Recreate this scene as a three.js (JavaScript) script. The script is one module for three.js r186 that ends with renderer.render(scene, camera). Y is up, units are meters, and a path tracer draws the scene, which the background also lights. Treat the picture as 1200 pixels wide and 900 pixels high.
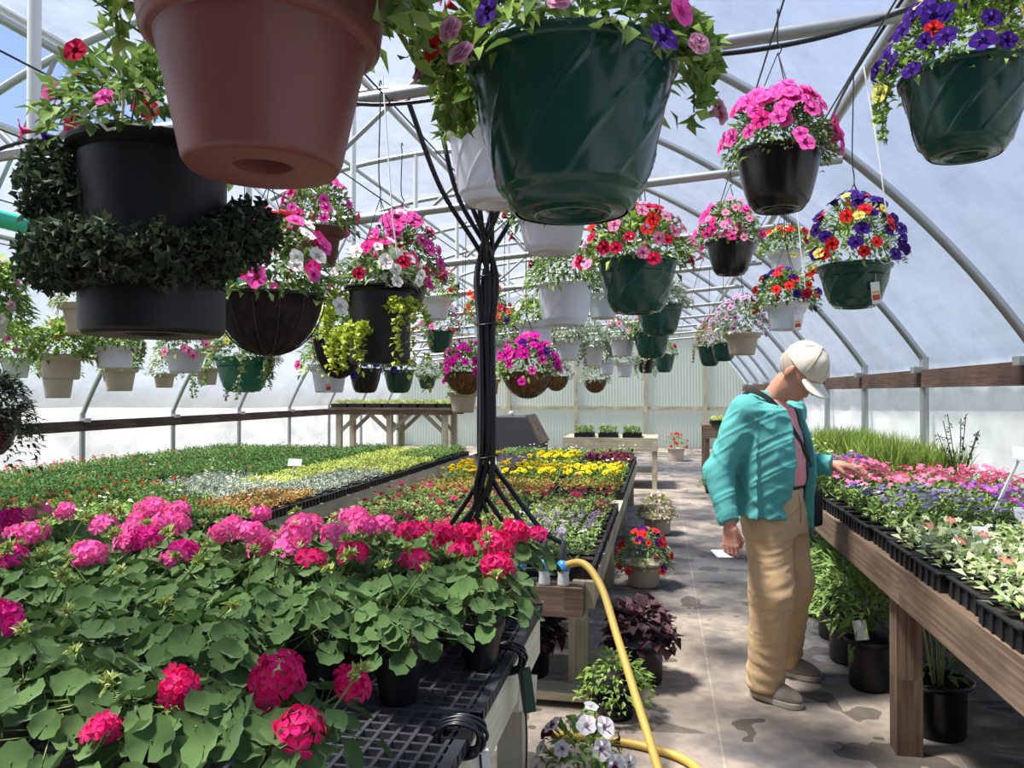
import * as THREE from 'three';
import { mergeGeometries } from 'three/addons/utils/BufferGeometryUtils.js';

// ---------- camera, sky, sun, exposure ----------
const scene = new THREE.Scene();
const renderer = new THREE.WebGLRenderer({ antialias: true });
renderer.toneMapping = THREE.LinearToneMapping;
renderer.toneMappingExposure = 1.46;
renderer.shadowMap.enabled = true;
const YAW = THREE.MathUtils.degToRad(11), PITCH = THREE.MathUtils.degToRad(0.64), EYE = 1.42;
const camera = new THREE.PerspectiveCamera(2 * THREE.MathUtils.radToDeg(Math.atan(450 / 900)), 4 / 3, 0.05, 300);
camera.position.set(0, EYE, 0);
camera.lookAt(-Math.sin(YAW) * Math.cos(PITCH), EYE + Math.sin(PITCH), -Math.cos(YAW) * Math.cos(PITCH));
{ // clear spring sky: deep blue above, paler towards the horizon
  const w = 64, h = 128, d = new Float32Array(w * h * 4);
  for (let j = 0; j < h; j++) for (let i = 0; i < w; i++) {
    const e = ((j + 0.5) / h - 0.5) * Math.PI, s = Math.max(0, Math.sin(e)), k = Math.pow(1 - s, 2.2);
    const o = (j * w + i) * 4;
    d[o] = 0.2 + 0.5 * k; d[o + 1] = 0.42 + 0.42 * k; d[o + 2] = 1.0 + 0.05 * k; d[o + 3] = 1;
    if (e < 0) { d[o] = 0.32; d[o + 1] = 0.34; d[o + 2] = 0.3; }
  }
  const t = new THREE.DataTexture(d, w, h, THREE.RGBAFormat, THREE.FloatType);
  t.mapping = THREE.EquirectangularReflectionMapping; t.magFilter = t.minFilter = THREE.LinearFilter; t.needsUpdate = true;
  scene.background = t; scene.backgroundIntensity = 0.7;
}
const sun = new THREE.DirectionalLight(new THREE.Color(1, 0.95, 0.88), 12.5);
sun.position.set(-10.4, 23, -1.6); sun.target.position.set(-1, 0, -5); scene.add(sun, sun.target);
sun.castShadow = true; sun.shadow.radius = 20; sun.shadow.mapSize.set(4096, 4096);
Object.assign(sun.shadow.camera, { left: -14, right: 14, top: 14, bottom: -14, near: 1, far: 60 });

// ---------- helpers ----------
function mulberry(a) { return () => { a |= 0; a = a + 0x6D2B79F5 | 0; let t = Math.imul(a ^ a >>> 15, 1 | a); t = t + Math.imul(t ^ t >>> 7, 61 | t) ^ t; return ((t ^ t >>> 14) >>> 0) / 4294967296; }; }
const V = (x, y, z) => new THREE.Vector3(x, y, z);
const C = (h) => new THREE.Color(h);
const used = new Map();
function numbered(name) { const n = used.get(name) || 0; used.set(name, n + 1); return n ? `${name}_${String(n).padStart(3, '0')}` : name; }
function shade(o) { o.castShadow = true; o.receiveShadow = true; return o; }
function part(name, geometry, material, parent) {
  const m = shade(new THREE.Mesh(Array.isArray(geometry) ? merge(geometry) : geometry, material)); m.name = name; parent.add(m); return m;
}
function thing(name, label, category, [x, y, z] = [0, 0, 0], turn = 0, group) {
  const o = new THREE.Group(); o.name = numbered(name); o.position.set(x, y, z); o.rotation.y = turn;
  o.userData = { label, category }; if (group) o.userData.group = group; scene.add(o); return o;
}
function solo(name, label, category, geometry, material, group) {
  const m = part(numbered(name), geometry, material, scene); m.userData = { label, category }; if (group) m.userData.group = group; return m;
}
function structure(name, geometry, material, label, category) {
  const m = part(numbered(name), geometry, material, scene); m.userData = { kind: 'structure' }; if (label) { m.userData.label = label; m.userData.category = category; } return m;
}
function copyOf(o, [x, y, z], turn = 0) { const c = o.clone(); c.name = numbered(o.name.replace(/_\d{3}$/, '')); c.position.set(x, y, z); c.rotation.y = turn; scene.add(c); return c; }
function merge(list) {
  const keep = ['position', 'normal', 'uv'];
  const gs = list.map((g) => { const n = g.index ? g : g; for (const k of Object.keys(n.attributes)) if (!keep.includes(k)) n.deleteAttribute(k); return n.index ? n.toNonIndexed() : n; });
  return gs.length === 1 ? gs[0] : mergeGeometries(gs);
}
function bx(w, h, d, x = 0, y = 0, z = 0, rx = 0, ry = 0, rz = 0) { // box with uv in metres, u along the longer side
  const g = new THREE.BoxGeometry(w, h, d), uv = g.attributes.uv, off = Math.abs(Math.sin(x * 12.9 + y * 78.2 + z * 37.7)) * 3;
  const dims = [[d, h], [d, h], [w, d], [w, d], [w, h], [w, h]];
  for (let f = 0; f < 6; f++) for (let k = 0; k < 4; k++) {
    const i = f * 4 + k, [a, b] = dims[f]; let u = uv.getX(i) * a, v = uv.getY(i) * b; if (b > a) [u, v] = [v, u];
    uv.setXY(i, u + off, v + off * 0.7);
  }
  if (rx || ry || rz) g.applyMatrix4(new THREE.Matrix4().makeRotationFromEuler(new THREE.Euler(rx, ry, rz)));
  g.translate(x, y, z); return g;
}
function bar(a, b, w, h) { // board from a to b
  const A = V(...a), B = V(...b), L = A.distanceTo(B), g = bx(w, h, L, 0, 0, 0);
  const m = new THREE.Matrix4().lookAt(A, B, Math.abs(B.y - A.y) > 0.99 * L ? V(1, 0, 0) : V(0, 1, 0)); g.applyMatrix4(m);
  g.translate((A.x + B.x) / 2, (A.y + B.y) / 2, (A.z + B.z) / 2); return g;
}
function tube(pts, r, seg = 0, rad = 6, closed = false) {
  const P = pts.map((p) => V(...p));
  const c = P.length === 2 ? new THREE.LineCurve3(P[0], P[1]) : new THREE.CatmullRomCurve3(P, closed, 'centripetal');
  return new THREE.TubeGeometry(c, seg || (P.length === 2 ? 1 : P.length * 5), r, rad, closed);
}
function lathe(profile, seg = 32) { return new THREE.LatheGeometry(profile.map(([r, y]) => new THREE.Vector2(r, y)), seg); }

// periodic noise for textures
function lattice(seed, n) { const r = mulberry(seed), a = new Float32Array(n * n); for (let i = 0; i < a.length; i++) a[i] = r(); return a; }
function noiser(seed) {
  const n = 256, L = lattice(seed, n);
  const at = (x, y, p) => { // value noise with period p
    const xi = Math.floor(x), yi = Math.floor(y), fx = x - xi, fy = y - yi, u = fx * fx * (3 - 2 * fx), v = fy * fy * (3 - 2 * fy);
    const w = (k) => ((k % p) + p) % p, x0 = w(xi), x1 = w(xi + 1), y0 = w(yi) * n, y1 = w(yi + 1) * n;
    return (L[x0 + y0] * (1 - u) + L[x1 + y0] * u) * (1 - v) + (L[x0 + y1] * (1 - u) + L[x1 + y1] * u) * v;
  };
  return at;
}
function texture(n, fn, { srgb = true, repeat = 1, h = n } = {}) {
  const d = new Uint8Array(n * h * 4);
  for (let j = 0; j < h; j++) for (let i = 0; i < n; i++) {
    const c = fn(i / n, j / h), o = (j * n + i) * 4;
    if (typeof c === 'number') d[o] = d[o + 1] = d[o + 2] = Math.max(0, Math.min(255, c * 255)); else for (let k = 0; k < 3; k++) d[o + k] = Math.max(0, Math.min(255, c[k] * 255));
    d[o + 3] = 255;
  }
  const t = new THREE.DataTexture(d, n, h); t.wrapS = t.wrapT = THREE.RepeatWrapping; t.magFilter = THREE.LinearFilter; t.minFilter = THREE.LinearMipmapLinearFilter; t.generateMipmaps = true;
  if (srgb) t.colorSpace = THREE.SRGBColorSpace; t.repeat.set(repeat, repeat); t.needsUpdate = true; return t;
}
const std = (color, roughness = 0.6, extra = {}) => new THREE.MeshStandardMaterial({ color, roughness, ...extra });
const phys = (color, roughness, extra = {}) => new THREE.MeshPhysicalMaterial({ color, roughness, ...extra });

function woodTexture(a, b, seed) {
  const N = noiser(seed), A = a, B = b;
  return texture(512, (u, v) => {
    const g = N(u * 4, v * 96, 96) * 0.5 + N(u * 8, v * 200, 200) * 0.3 + N(u * 3, v * 8, 8) * 0.35, k = Math.min(1, Math.max(0, g - 0.05)), stain = N(u * 16, v * 16, 16) * 0.15;
    return [0, 1, 2].map((i) => A[i] + (B[i] - A[i]) * k - stain * 0.35);
  });
}
const M = {};
M.wood = std('#ffffff', 0.85, { map: woodTexture([0.29, 0.23, 0.18], [0.58, 0.49, 0.41], 5) });
M.palewood = std('#ffffff', 0.85, { map: woodTexture([0.56, 0.53, 0.44], [0.82, 0.79, 0.68], 6) });
M.cream = std('#ffffff', 0.7, { map: woodTexture([0.84, 0.82, 0.7], [0.97, 0.95, 0.86], 7) });
M.darkwood = std('#ffffff', 0.85, { map: woodTexture([0.2, 0.14, 0.11], [0.42, 0.33, 0.28], 8) });
M.steel = std('#a9adad', 0.42, { metalness: 0.75 });
M.whitepaint = std('#d9dcdc', 0.5);
M.blackplastic = phys('#14161a', 0.38, {});
M.tray = phys('#15171b', 0.45);
M.grid = std('#3f4246', 0.55);
M.soil = std('#33261d', 1);
M.wire = std('#3a3d40', 0.4, { metalness: 0.5 });
M.whitecord = std('#e6e6e2', 0.6);
M.blacktube = phys('#12151b', 0.3);
M.tag = std('#eef0f0', 0.5);
const leafMat = new THREE.MeshPhysicalMaterial({ vertexColors: true, roughness: 0.95, transmission: 0.28, thickness: 0, side: THREE.DoubleSide, specularIntensity: 0.5 });
const petalMat = new THREE.MeshPhysicalMaterial({ vertexColors: true, roughness: 1, transmission: 0.3, thickness: 0, side: THREE.DoubleSide, specularIntensity: 0.2 });

// ---------- leaf and flower shapes ----------
class Buf {
  constructor() { this.p = []; this.c = []; this.i = []; }
  v(x, y, z, col) { this.p.push(x, y, z); this.c.push(col.r, col.g, col.b); return this.p.length / 3 - 1; }
  t(a, b, c) { this.i.push(a, b, c); }
  build() {
    const g = new THREE.BufferGeometry(); g.setAttribute('position', new THREE.Float32BufferAttribute(this.p, 3)); g.setAttribute('color', new THREE.Float32BufferAttribute(this.c, 3));
    g.setIndex(this.i); g.computeVertexNormals(); return g;
  }
}
const _d = V(), _n = V(), _s = V(), _q = new THREE.Quaternion(), _e = V();
function leaf(buf, p, dir, up, len, wid, col, fold = 0.18, curl = 0.15) {
  _d.copy(dir).normalize(); _s.crossVectors(_d, up); if (_s.lengthSq() < 1e-6) _s.set(1, 0, 0); _s.normalize(); _n.crossVectors(_s, _d);
  const P = (a, b, c) => buf.v(p.x + _d.x * a + _s.x * b + _n.x * c, p.y + _d.y * a + _s.y * b + _n.y * c, p.z + _d.z * a + _s.z * b + _n.z * c, col);
  const B = P(0, 0, 0), L = P(len * 0.5, -wid / 2, wid * fold), R = P(len * 0.5, wid / 2, wid * fold), Mi = P(len * 0.5, 0, -wid * fold * 0.3), T = P(len, 0, -len * curl);
  buf.t(B, R, Mi); buf.t(B, Mi, L); buf.t(Mi, R, T); buf.t(Mi, T, L);
}
function jitter(rng, col, a = 0.25) { const k = 1 - a + 2 * a * rng(), w = (rng() - 0.5) * 0.2 * a; return new THREE.Color(col.r * k * (1 + w), col.g * k, col.b * k * (1 - w)); }
const pick = (rng, list) => list[Math.floor(rng() * list.length) % list.length];
function randDir(rng) { const z = rng() * 2 - 1, t = rng() * 6.2832, s = Math.sqrt(1 - z * z); return V(s * Math.cos(t), z, s * Math.sin(t)); }

function petunia(buf, p, dir, R, edge, throat, rng, vein) { // five-lobed trumpet facing dir
  _q.setFromUnitVectors(V(0, 0, 1), dir.clone().normalize());
  const a0 = rng() * 6.28, put = (x, y, z, c) => { _e.set(x, y, z).applyQuaternion(_q); return buf.v(p.x + _e.x, p.y + _e.y, p.z + _e.z, c); };
  const c0 = put(0, 0, -R * 0.55, throat), n = 15, inner = [], outer = [], mid = vein || edge;
  for (let k = 0; k < n; k++) {
    const t = a0 + k / n * 6.2832, lobe = k % 3 ? 1.02 : 0.87, w = (rng() - 0.5) * 0.16 - (k % 3 ? 0.05 : 0);
    inner.push(put(Math.cos(t) * R * 0.34, Math.sin(t) * R * 0.34, -R * 0.1, k % 3 ? mid : edge));
    outer.push(put(Math.cos(t) * R * lobe, Math.sin(t) * R * lobe, R * (0.02 + w), edge));
  }
  for (let k = 0; k < n; k++) { const m = (k + 1) % n; buf.t(c0, inner[k], inner[m]); buf.t(inner[k], outer[k], outer[m]); buf.t(inner[k], outer[m], inner[m]); }
  const tail = put(0, 0, -R * 1.5, _calyx); for (let k = 0; k < n; k += 3) buf.t(inner[k], tail, inner[(k + 3) % n]);
}
const _calyx = C('#7f9457');
function double_(buf, p, dir, R, edge, throat, rng) { // ruffled double bloom
  petunia(buf, p, dir, R, edge, throat, rng, throat);
  for (let k = 0; k < 2; k++) petunia(buf, p.clone().addScaledVector(dir, R * (0.15 + 0.14 * k)), dir.clone().addScaledVector(randDir(rng), 0.3), R * (0.72 - 0.22 * k), edge, throat, rng, throat);
}
function small(buf, p, dir, R, edge, throat, rng) { // simple five-petal bloom
  _q.setFromUnitVectors(V(0, 0, 1), dir.clone().normalize());
  const a0 = rng() * 6.28, put = (x, y, z, c) => { _e.set(x, y, z).applyQuaternion(_q); return buf.v(p.x + _e.x, p.y + _e.y, p.z + _e.z, c); };
  const c0 = put(0, 0, 0, throat);
  for (let k = 0; k < 5; k++) {
    const t = a0 + k * 1.2566, e = (o, r, z) => put(Math.cos(t + o) * r, Math.sin(t + o) * r, z, edge);
    const a = e(-0.5, R * 0.75, R * 0.1), b = e(-0.2, R, -R * 0.05), c = e(0.2, R, -R * 0.05), d = e(0.5, R * 0.75, R * 0.1);
    buf.t(c0, a, b); buf.t(c0, b, c); buf.t(c0, c, d);
  }
}
const KINDS = { petunia, double: double_, small };
function bloomGeometry(kind, R, edge, throat, seed, vein) { const b = new Buf(); KINDS[kind](b, V(0, 0, 0), V(0, 0, 1), R, C(edge), C(throat), mulberry(seed), vein ? C(vein) : undefined); return b.build(); }
const bloomCache = new Map();
function blooms(f) { // three shared shapes of one bloom
  const key = JSON.stringify([f.kind, f.R, f.edge, f.throat, f.vein]);
  if (!bloomCache.has(key)) bloomCache.set(key, [1, 2, 3].map((s) => bloomGeometry(f.kind || 'petunia', f.R, f.edge, f.throat || f.edge, s * 77, f.vein)));
  return bloomCache.get(key);
}
// colours of the blooms
const F = {
  pink: { R: 0.034, edge: '#f062b4', throat: '#b01c78', vein: '#e0409c' }, hotpink: { R: 0.034, edge: '#e8358e', throat: '#8d0f52' },
  magenta: { R: 0.036, edge: '#d41e9e', throat: '#780a60' }, white: { R: 0.032, edge: '#f3efe9', throat: '#c9cfa0' }, red: { R: 0.032, edge: '#e02f2c', throat: '#7c0d10' },
  crimson: { R: 0.032, edge: '#b8123f', throat: '#5a0620' }, purple: { R: 0.034, edge: '#3b1a78', throat: '#160733' }, lemon: { R: 0.028, edge: '#e9df74', throat: '#b9a52b' },
  palepink: { kind: 'double', R: 0.03, edge: '#eeb4cf', throat: '#b04a80' }, veined: { R: 0.026, edge: '#d9b5d6', throat: '#5d2366', vein: '#8d5594' },
  coral: { R: 0.03, edge: '#ec5a45', throat: '#a02018' }, lavender: { kind: 'small', R: 0.02, edge: '#a98fd8', throat: '#e8e2f0' }, violet: { kind: 'small', R: 0.02, edge: '#6a48c4', throat: '#d8ccf0' },
  tinywhite: { kind: 'small', R: 0.013, edge: '#f2f1e6', throat: '#d8d48a' }, yellow: { kind: 'double', R: 0.026, edge: '#f8e22c', throat: '#e6bd1c' }, rose: { R: 0.03, edge: '#ef8fb4', throat: '#c2386e' },
  burgundy: { R: 0.034, edge: '#6d0f35', throat: '#2c0414', vein: '#4a0a25' }, whitepurple: { R: 0.036, edge: '#efe9ee', throat: '#5c2248', vein: '#ece2ea' },
};

// ---------- the greenhouse ----------
const XR = 2.08, XL = -7.18, XC = -2.55, ZF = 2.7, ZB = -20.2; // right wall, left wall, ridge, front end, back end
const arcY = (x) => x >= XC ? -1.3 + Math.sqrt(5.49 ** 2 - (x - XC) ** 2) : -0.85 + Math.sqrt(5.02 ** 2 - (x - XC) ** 2);
const HOOPS = []; for (let k = -2; k < 11; k++) HOOPS.push(-(1.15 + 1.83 * k));
const tieY = (x) => 2.72 + 0.075 * x;
{ // floor: dusty woven ground cloth over packed earth
  const N = noiser(11), f = (u, v, p) => N(u * p, v * p, p);
  const map = texture(2048, (u, v) => {
    const big = f(u, v, 5) * 0.5 + f(u, v, 13) * 0.3 + f(u, v, 37) * 0.2, mid = f(u, v, 61) * 0.5 + f(u, v, 117) * 0.5, fine = f(u, v, 240);
    const dust = Math.min(1, Math.max(0, (big - 0.36) * 3.4 + (mid - 0.5) * 0.9)), streak = N(u * 9, v * 70, 70);
    let c = [0.3, 0.295, 0.3].map((a, i) => a + ([0.6, 0.55, 0.495][i] - a) * dust);
    const damp = f(u + 0.37, v + 0.11, 16) * 0.6 + f(u, v + 0.5, 44) * 0.4; // damp spots and spilled soil
    if (damp + (mid - 0.5) * 0.35 + (fine - 0.5) * 0.08 > 0.69) c = c.map((x) => x * 0.62);
    if (streak > 0.86 && f(u, v, 30) > 0.55) c = c.map((x) => x * 0.72);
    const k = 0.9 + fine * 0.16 + ((i => i)(Math.sin(v * 2048 * 1.57)) * 0.015);
    const line = Math.abs(((u * 8 + 0.02) % 0.9) - 0.45); // pale marker yarn woven into the cloth
    if (line < 0.004) c = c.map((x) => x + 0.07);
    return c.map((x) => x * k);
  });
  map.repeat.set(1 / 8, 1 / 8);
  const N2 = noiser(12), bump = texture(512, (u, v) => N2(u * 20, v * 20, 20) * 0.6 + N2(u * 128, v * 128, 128) * 0.4, { srgb: false }); bump.repeat.set(0.5, 0.5);
  const g = bx(XR - XL, 0.12, ZF - ZB, (XR + XL) / 2, -0.06, (ZF + ZB) / 2), uv = g.attributes.uv, p = g.attributes.position;
  for (let i = 0; i < p.count; i++) uv.setXY(i, p.getX(i) + 0.2, p.getZ(i));
  structure('floor', g, std('#ffffff', 0.92, { map, bumpMap: bump, bumpScale: 0.006 }), 'dusty woven ground cloth with pale seams and damp spots', 'floor');
}
{ // the land outside
  const N = noiser(21), map = texture(512, (u, v) => { const k = N(u * 12, v * 12, 12) * 0.5 + N(u * 90, v * 90, 90) * 0.5; return [0.48 + 0.14 * k, 0.49 + 0.14 * k, 0.43 + 0.12 * k]; }); map.repeat.set(0.2, 0.2);
  const g = new THREE.PlaneGeometry(120, 120, 1, 1); g.rotateX(-Math.PI / 2); g.translate(0, -0.13, -10); const uv = g.attributes.uv; for (let i = 0; i < 4; i++) uv.setXY(i, uv.getX(i) * 120, uv.getY(i) * 120);
  structure('ground', g, std('#ffffff', 1, { map }), 'pale dry field around the greenhouse', 'ground');
}
const Nf = noiser(31);
const filmBump = texture(1024, (u, v) => {
  const w = (Nf(u * 6, v * 6, 6) - 0.5) * 0.1, r = Nf((u + v + w) * 24, (v + w) * 5 + 10, 256), q = Nf((u - v + w) * 18 + 100, (v + w) * 4 + 60, 256);
  return Math.max(0, r - 0.62) * 1.2 + Math.max(0, q - 0.68) * 1.4 + Nf(u * 14, v * 14, 14) * 0.3;
}, { srgb: false });
const filmTone = texture(512, (u, v) => { const k = Nf(u * 5, v * 5, 5) * 0.5 + Nf(u * 17, v * 17, 17) * 0.3 + Nf(u * 60, v * 60, 60) * 0.2, s = Nf(u * 70, v * 4, 70) > 0.82 ? 0.02 : 0; const g = 0.82 + 0.17 * k - s; return [g * 0.985, g * 0.99, g]; });
filmBump.repeat.set(0.4, 0.4); filmTone.repeat.set(0.3, 0.3);
M.film = new THREE.MeshPhysicalMaterial({ color: '#ffffff', map: filmTone, roughness: 0.37, transmission: 0.76, thickness: 0, bumpMap: filmBump, bumpScale: 0.005, side: THREE.DoubleSide, specularIntensity: 0.5 });
M.curtain = new THREE.MeshPhysicalMaterial({ color: '#f2f1ef', map: filmTone, roughness: 0.97, transmission: 0.42, thickness: 0, bumpMap: filmBump, bumpScale: 0.005, side: THREE.DoubleSide, specularIntensity: 0.3 });
M.sidefilm = new THREE.MeshPhysicalMaterial({ color: '#ffffff', map: filmTone, roughness: 0.8, transmission: 0.55, thickness: 0, bumpMap: filmBump, bumpScale: 0.005, side: THREE.DoubleSide, specularIntensity: 0.4 });
function sheet(nu, nv, fn, skip) {
  const p = [], uv = [], idx = [];
  for (let j = 0; j <= nv; j++) for (let i = 0; i <= nu; i++) { const q = fn(i / nu, j / nv); p.push(q[0], q[1], q[2]); uv.push(q[3], q[4]); }
  for (let j = 0; j < nv; j++) for (let i = 0; i < nu; i++) { if (skip && skip((i + 0.5) / nu, (j + 0.5) / nv)) continue; const a = j * (nu + 1) + i; idx.push(a, a + 1, a + nu + 1, a + 1, a + nu + 2, a + nu + 1); }
  const g = new THREE.BufferGeometry(); g.setAttribute('position', new THREE.Float32BufferAttribute(p, 3)); g.setAttribute('uv', new THREE.Float32BufferAttribute(uv, 2)); g.setIndex(idx); g.computeVertexNormals(); return g;
}
{ // roof film, stretched over the hoops, with the open vent strip on the far slope
  const aR = Math.acos((XR - XC) / 5.49), aL = Math.acos((XL - XC) / 5.02), Nw = noiser(41);
  const fn = (s, t) => {
    const z = ZF + (ZB - ZF) * t, a = aR + (aL - aR) * s, left = a > Math.PI / 2, R0 = left ? 5.02 : 5.49, cy = left ? -0.85 : -1.3;
    const bay = Math.abs(((-z - 1.15) / 1.83) % 1), sag = Math.sin(bay * Math.PI) * 0.035;
    const R = R0 + 0.05 - Math.abs(sag) + (Nw(s * 30, t * 60, 256) - 0.5) * 0.03 + (Nw(s * 70 + z * 1.5, t * 110, 256) - 0.5) * 0.016;
    return [XC + Math.cos(a) * R, cy + Math.sin(a) * R, z, a * 5.2, z];
  };
  const open = (s, t) => { const q = fn(s, t); return q[0] < -4.22 && q[0] > -5.05 && q[2] < -2.95 && q[2] > -6.66; };
  const drape = (s, t) => { if (s >= 0.035) return fn((s - 0.035) / 0.965, t); const q = fn(0, t); return [q[0], q[1] - 0.16 * (1 - s / 0.035), q[2], q[3] - 0.16 * (1 - s / 0.035), q[4]]; };
  structure('ceiling', sheet(124, 260, drape, (s, t) => s > 0.1 && open((s - 0.035) / 0.965, t)), M.film, 'translucent plastic film stretched over the arched hoops', 'film roof');
  const trim = []; // laths that hold the film along the vent
  for (const x of [-4.2, -5.07]) { const y = arcY(x); trim.push(bx(0.05, 0.03, 3.75, x, y + 0.02, -4.8, 0, 0, 0.35)); }
  structure('trim_1', trim, M.whitepaint, 'white laths along the open roof vent', 'trim');
}
for (const [name, x, h, label] of [['wall_right', XR + 0.05, 1.53, 'hazy plastic side curtain behind the long flower bench with grasses'], ['wall_left', XL - 0.05, 1.14, 'white plastic side curtain behind the low seedling beds']]) {
  const Nw = noiser(x > 0 ? 51 : 52);
  const g = sheet(16, 200, (s, t) => { const z = ZF + (ZB - ZF) * t; return [x + (Nw(s * 6, t * 90, 256) - 0.5) * 0.05, h * s - 0.005, z, h * s, z]; });
  structure(name, g, x > 0 ? M.sidefilm : M.curtain, label, 'side wall');
}
structure('baseboard_right', bx(0.04, 0.14, ZF - ZB, XR - 0.035, 1.53, (ZF + ZB) / 2), M.darkwood, 'long dark board fixed across the posts at eye height', 'board');
structure('baseboard_left', bx(0.04, 0.13, ZF - ZB, XL + 0.045, 1.0, (ZF + ZB) / 2), M.darkwood, 'long brown board fixed across the posts behind the seedling beds', 'board');
{ // end walls: pale green corrugated panels below, film above
  const panel = new THREE.MeshPhysicalMaterial({ color: '#bcc2b6', roughness: 0.95, transmission: 0.45, thickness: 0, side: THREE.DoubleSide, specularIntensity: 0.4 });
  const gable = (z, y0) => sheet(60, 10, (s, t) => { const x = XR + (XL - XR) * s, top = Math.max(y0, arcY(Math.max(XL, Math.min(XR, x)))); return [x, y0 + (top - y0) * t, z, x, y0 + (top - y0) * t]; });
  for (const [name, z, label] of [['wall_back', ZB, 'pale green corrugated end wall at the end of the aisle'], ['wall_front', ZF, 'solid boarded end wall at the entrance']]) {
    const w = new THREE.Group(); w.name = name; w.userData = { kind: 'structure', label, category: 'end wall' }; scene.add(w);
    const n = 8, W = (XR - XL) / n;
    for (let k = 0; k < n; k++) {
      const x0 = XL + W * k, g = sheet(48, 1, (s, t) => { const x = x0 + W * s; return [x, Math.min(3.0, arcY(Math.min(XR, Math.max(XL, x)))) * t, z + Math.sin(x * 82) * 0.007 + (k % 2) * 0.004, x, t]; });
      part('panel', g, z < 0 ? panel : M.darkwood, w);
    }
    part(z < 0 ? 'gable_film' : 'gable_board', gable(z, 2.98), z < 0 ? M.film : M.darkwood, w);
    const fr = [bx(XR - XL, 0.09, 0.05, XC, 1.02, z + (z < 0 ? 0.04 : -0.04)), bx(6.6, 0.09, 0.05, XC, 2.98, z + (z < 0 ? 0.04 : -0.04))];
    part('rail', fr, M.palewood, w);
    for (const x of [-5.6, -4, -2.2, -0.4, 1.1]) part('post', bx(0.09, Math.min(3, arcY(x)), 0.06, x, Math.min(3, arcY(x)) / 2, z + (z < 0 ? 0.06 : -0.06)), M.palewood, w);
  }
}
HOOPS.forEach((z, k) => { // steel hoop trusses
  const t = thing('roof_truss', 'grey steel hoop with posts, cross tie and web struts', 'hoop truss', [0, 0, z], 0, 'hoop trusses of the greenhouse'); t.userData.kind = 'structure';
  const pts = []; for (let a = 0; a <= 32; a++) { const x = XR - 0.02 + (XL - XR + 0.04) * (0.5 - 0.5 * Math.cos(a / 32 * Math.PI)); pts.push([x, arcY(x), 0]); }
  part('arch', tube(pts, 0.03, 90, 8), M.steel, t);
  part('post', tube([[XR - 0.02, 0, 0], [XR - 0.02, arcY(XR - 0.02) + 0.02, 0]], 0.034, 1, 8), M.steel, t);
  part('post', tube([[XL + 0.02, 0, 0], [XL + 0.02, arcY(XL + 0.02) + 0.02, 0]], 0.034, 1, 8), M.steel, t);
  for (const [x, y] of [[XR - 0.06, 1.53], [XL + 0.06, 1.0]]) part('clamp', bx(0.1, 0.05, 0.09, x, y + 0.07, 0), M.steel, t);
  part('cross_tie', tube([[1.05, tieY(1.05), 0], [-5.9, tieY(-5.9), 0]], 0.027, 1, 8), M.steel, t);
  part('king_post', tube([[-2.78, tieY(-2.78), 0], [-2.78, arcY(-2.78), 0]], 0.028, 1, 8), M.whitepaint, t);
  for (const [x0, x1] of [[-2.7, -1.0], [-0.2, -1.0], [-2.85, -4.3], [-5.1, -4.3]]) part('strut', tube([[x0, tieY(x0), 0], [x1, arcY(x1), 0]], 0.017, 1, 6), M.steel, t);
  part('coupler', tube([[-1.6, tieY(-1.6), 0], [-2.3, tieY(-2.3), 0]], 0.034, 1, 8), M.steel, t);
});
for (const [x, r] of [[0.93, 0.027], [-0.75, 0.02], [XC, 0.027], [-3.5, 0.022], [-4.2, 0.03], [-5.9, 0.025]]) { // purlins under the hoops
  const p = solo('purlin', 'long grey steel purlin running under the arched hoops', 'purlin', tube([[x, arcY(x) - 0.05, ZF], [x, arcY(x) - 0.05, ZB]], r, 1, 8), M.steel, 'purlins along the roof'); p.userData.kind = 'structure';
}
const CABLES = [0.78, 0.4, -0.1, -0.45, -0.78, -1.08, -1.62, -2.1, -2.63, -3.4, -4.15, -5.15];
const cableY = (x) => tieY(x) - 0.035;
for (const x of CABLES) { const p = solo('support_cable', 'thin steel cable strung under the ties for hanging baskets', 'cable', tube([[x, cableY(x), ZF], [x, cableY(x), ZB]], 0.004, 1, 5), M.wire, 'basket cables'); p.userData.kind = 'structure'; }
solo('air_duct', 'teal plastic tube lying along the ties near the open vent', 'duct', tube([[-4, tieY(-4) + 0.085, -1.15], [-4, tieY(-4) + 0.07, -4.8], [-4, tieY(-4) + 0.085, -8.47]], 0.055, 30, 14), phys('#2fae92', 0.4));

// ---------- benches ----------
function bench(name, label, [x0, x1, z0, z1], top, wood, rail, legs) { // slatted wooden bench: rails, slats, legs
  const cx = (x0 + x1) / 2, cz = (z0 + z1) / 2, W = x1 - x0, L = z0 - z1, b = thing(name, label, 'bench', [cx, 0, cz]);
  const mid = top - 0.02 - rail / 2;
  for (const s of [-1, 1]) { part('side_rail', bx(0.04, rail, L, s * (W / 2 - 0.02), mid, 0), wood, b); part('end_rail', bx(W - 0.08, rail * 0.8, 0.04, 0, mid, s * (L / 2 - 0.02)), wood, b); }
  const n = Math.max(4, Math.round(W / 0.24)); for (let k = 0; k < n; k++) part('slat', bx(0.1, 0.02, L, -W / 2 + 0.05 + (W - 0.1) * k / (n - 1), top - 0.01, 0), wood, b);
  for (let k = 0; k < legs; k++) for (const s of [-1, 1]) part('leg', bx(0.085, top - 0.03, 0.085, s * (W / 2 - 0.085), (top - 0.03) / 2, -L / 2 + 0.12 + (L - 0.24) * k / (legs - 1)), wood, b);
  return b;
}
const RB = [0.86, 1.98, -0.35, -9.3], RT = 0.775;
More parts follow.
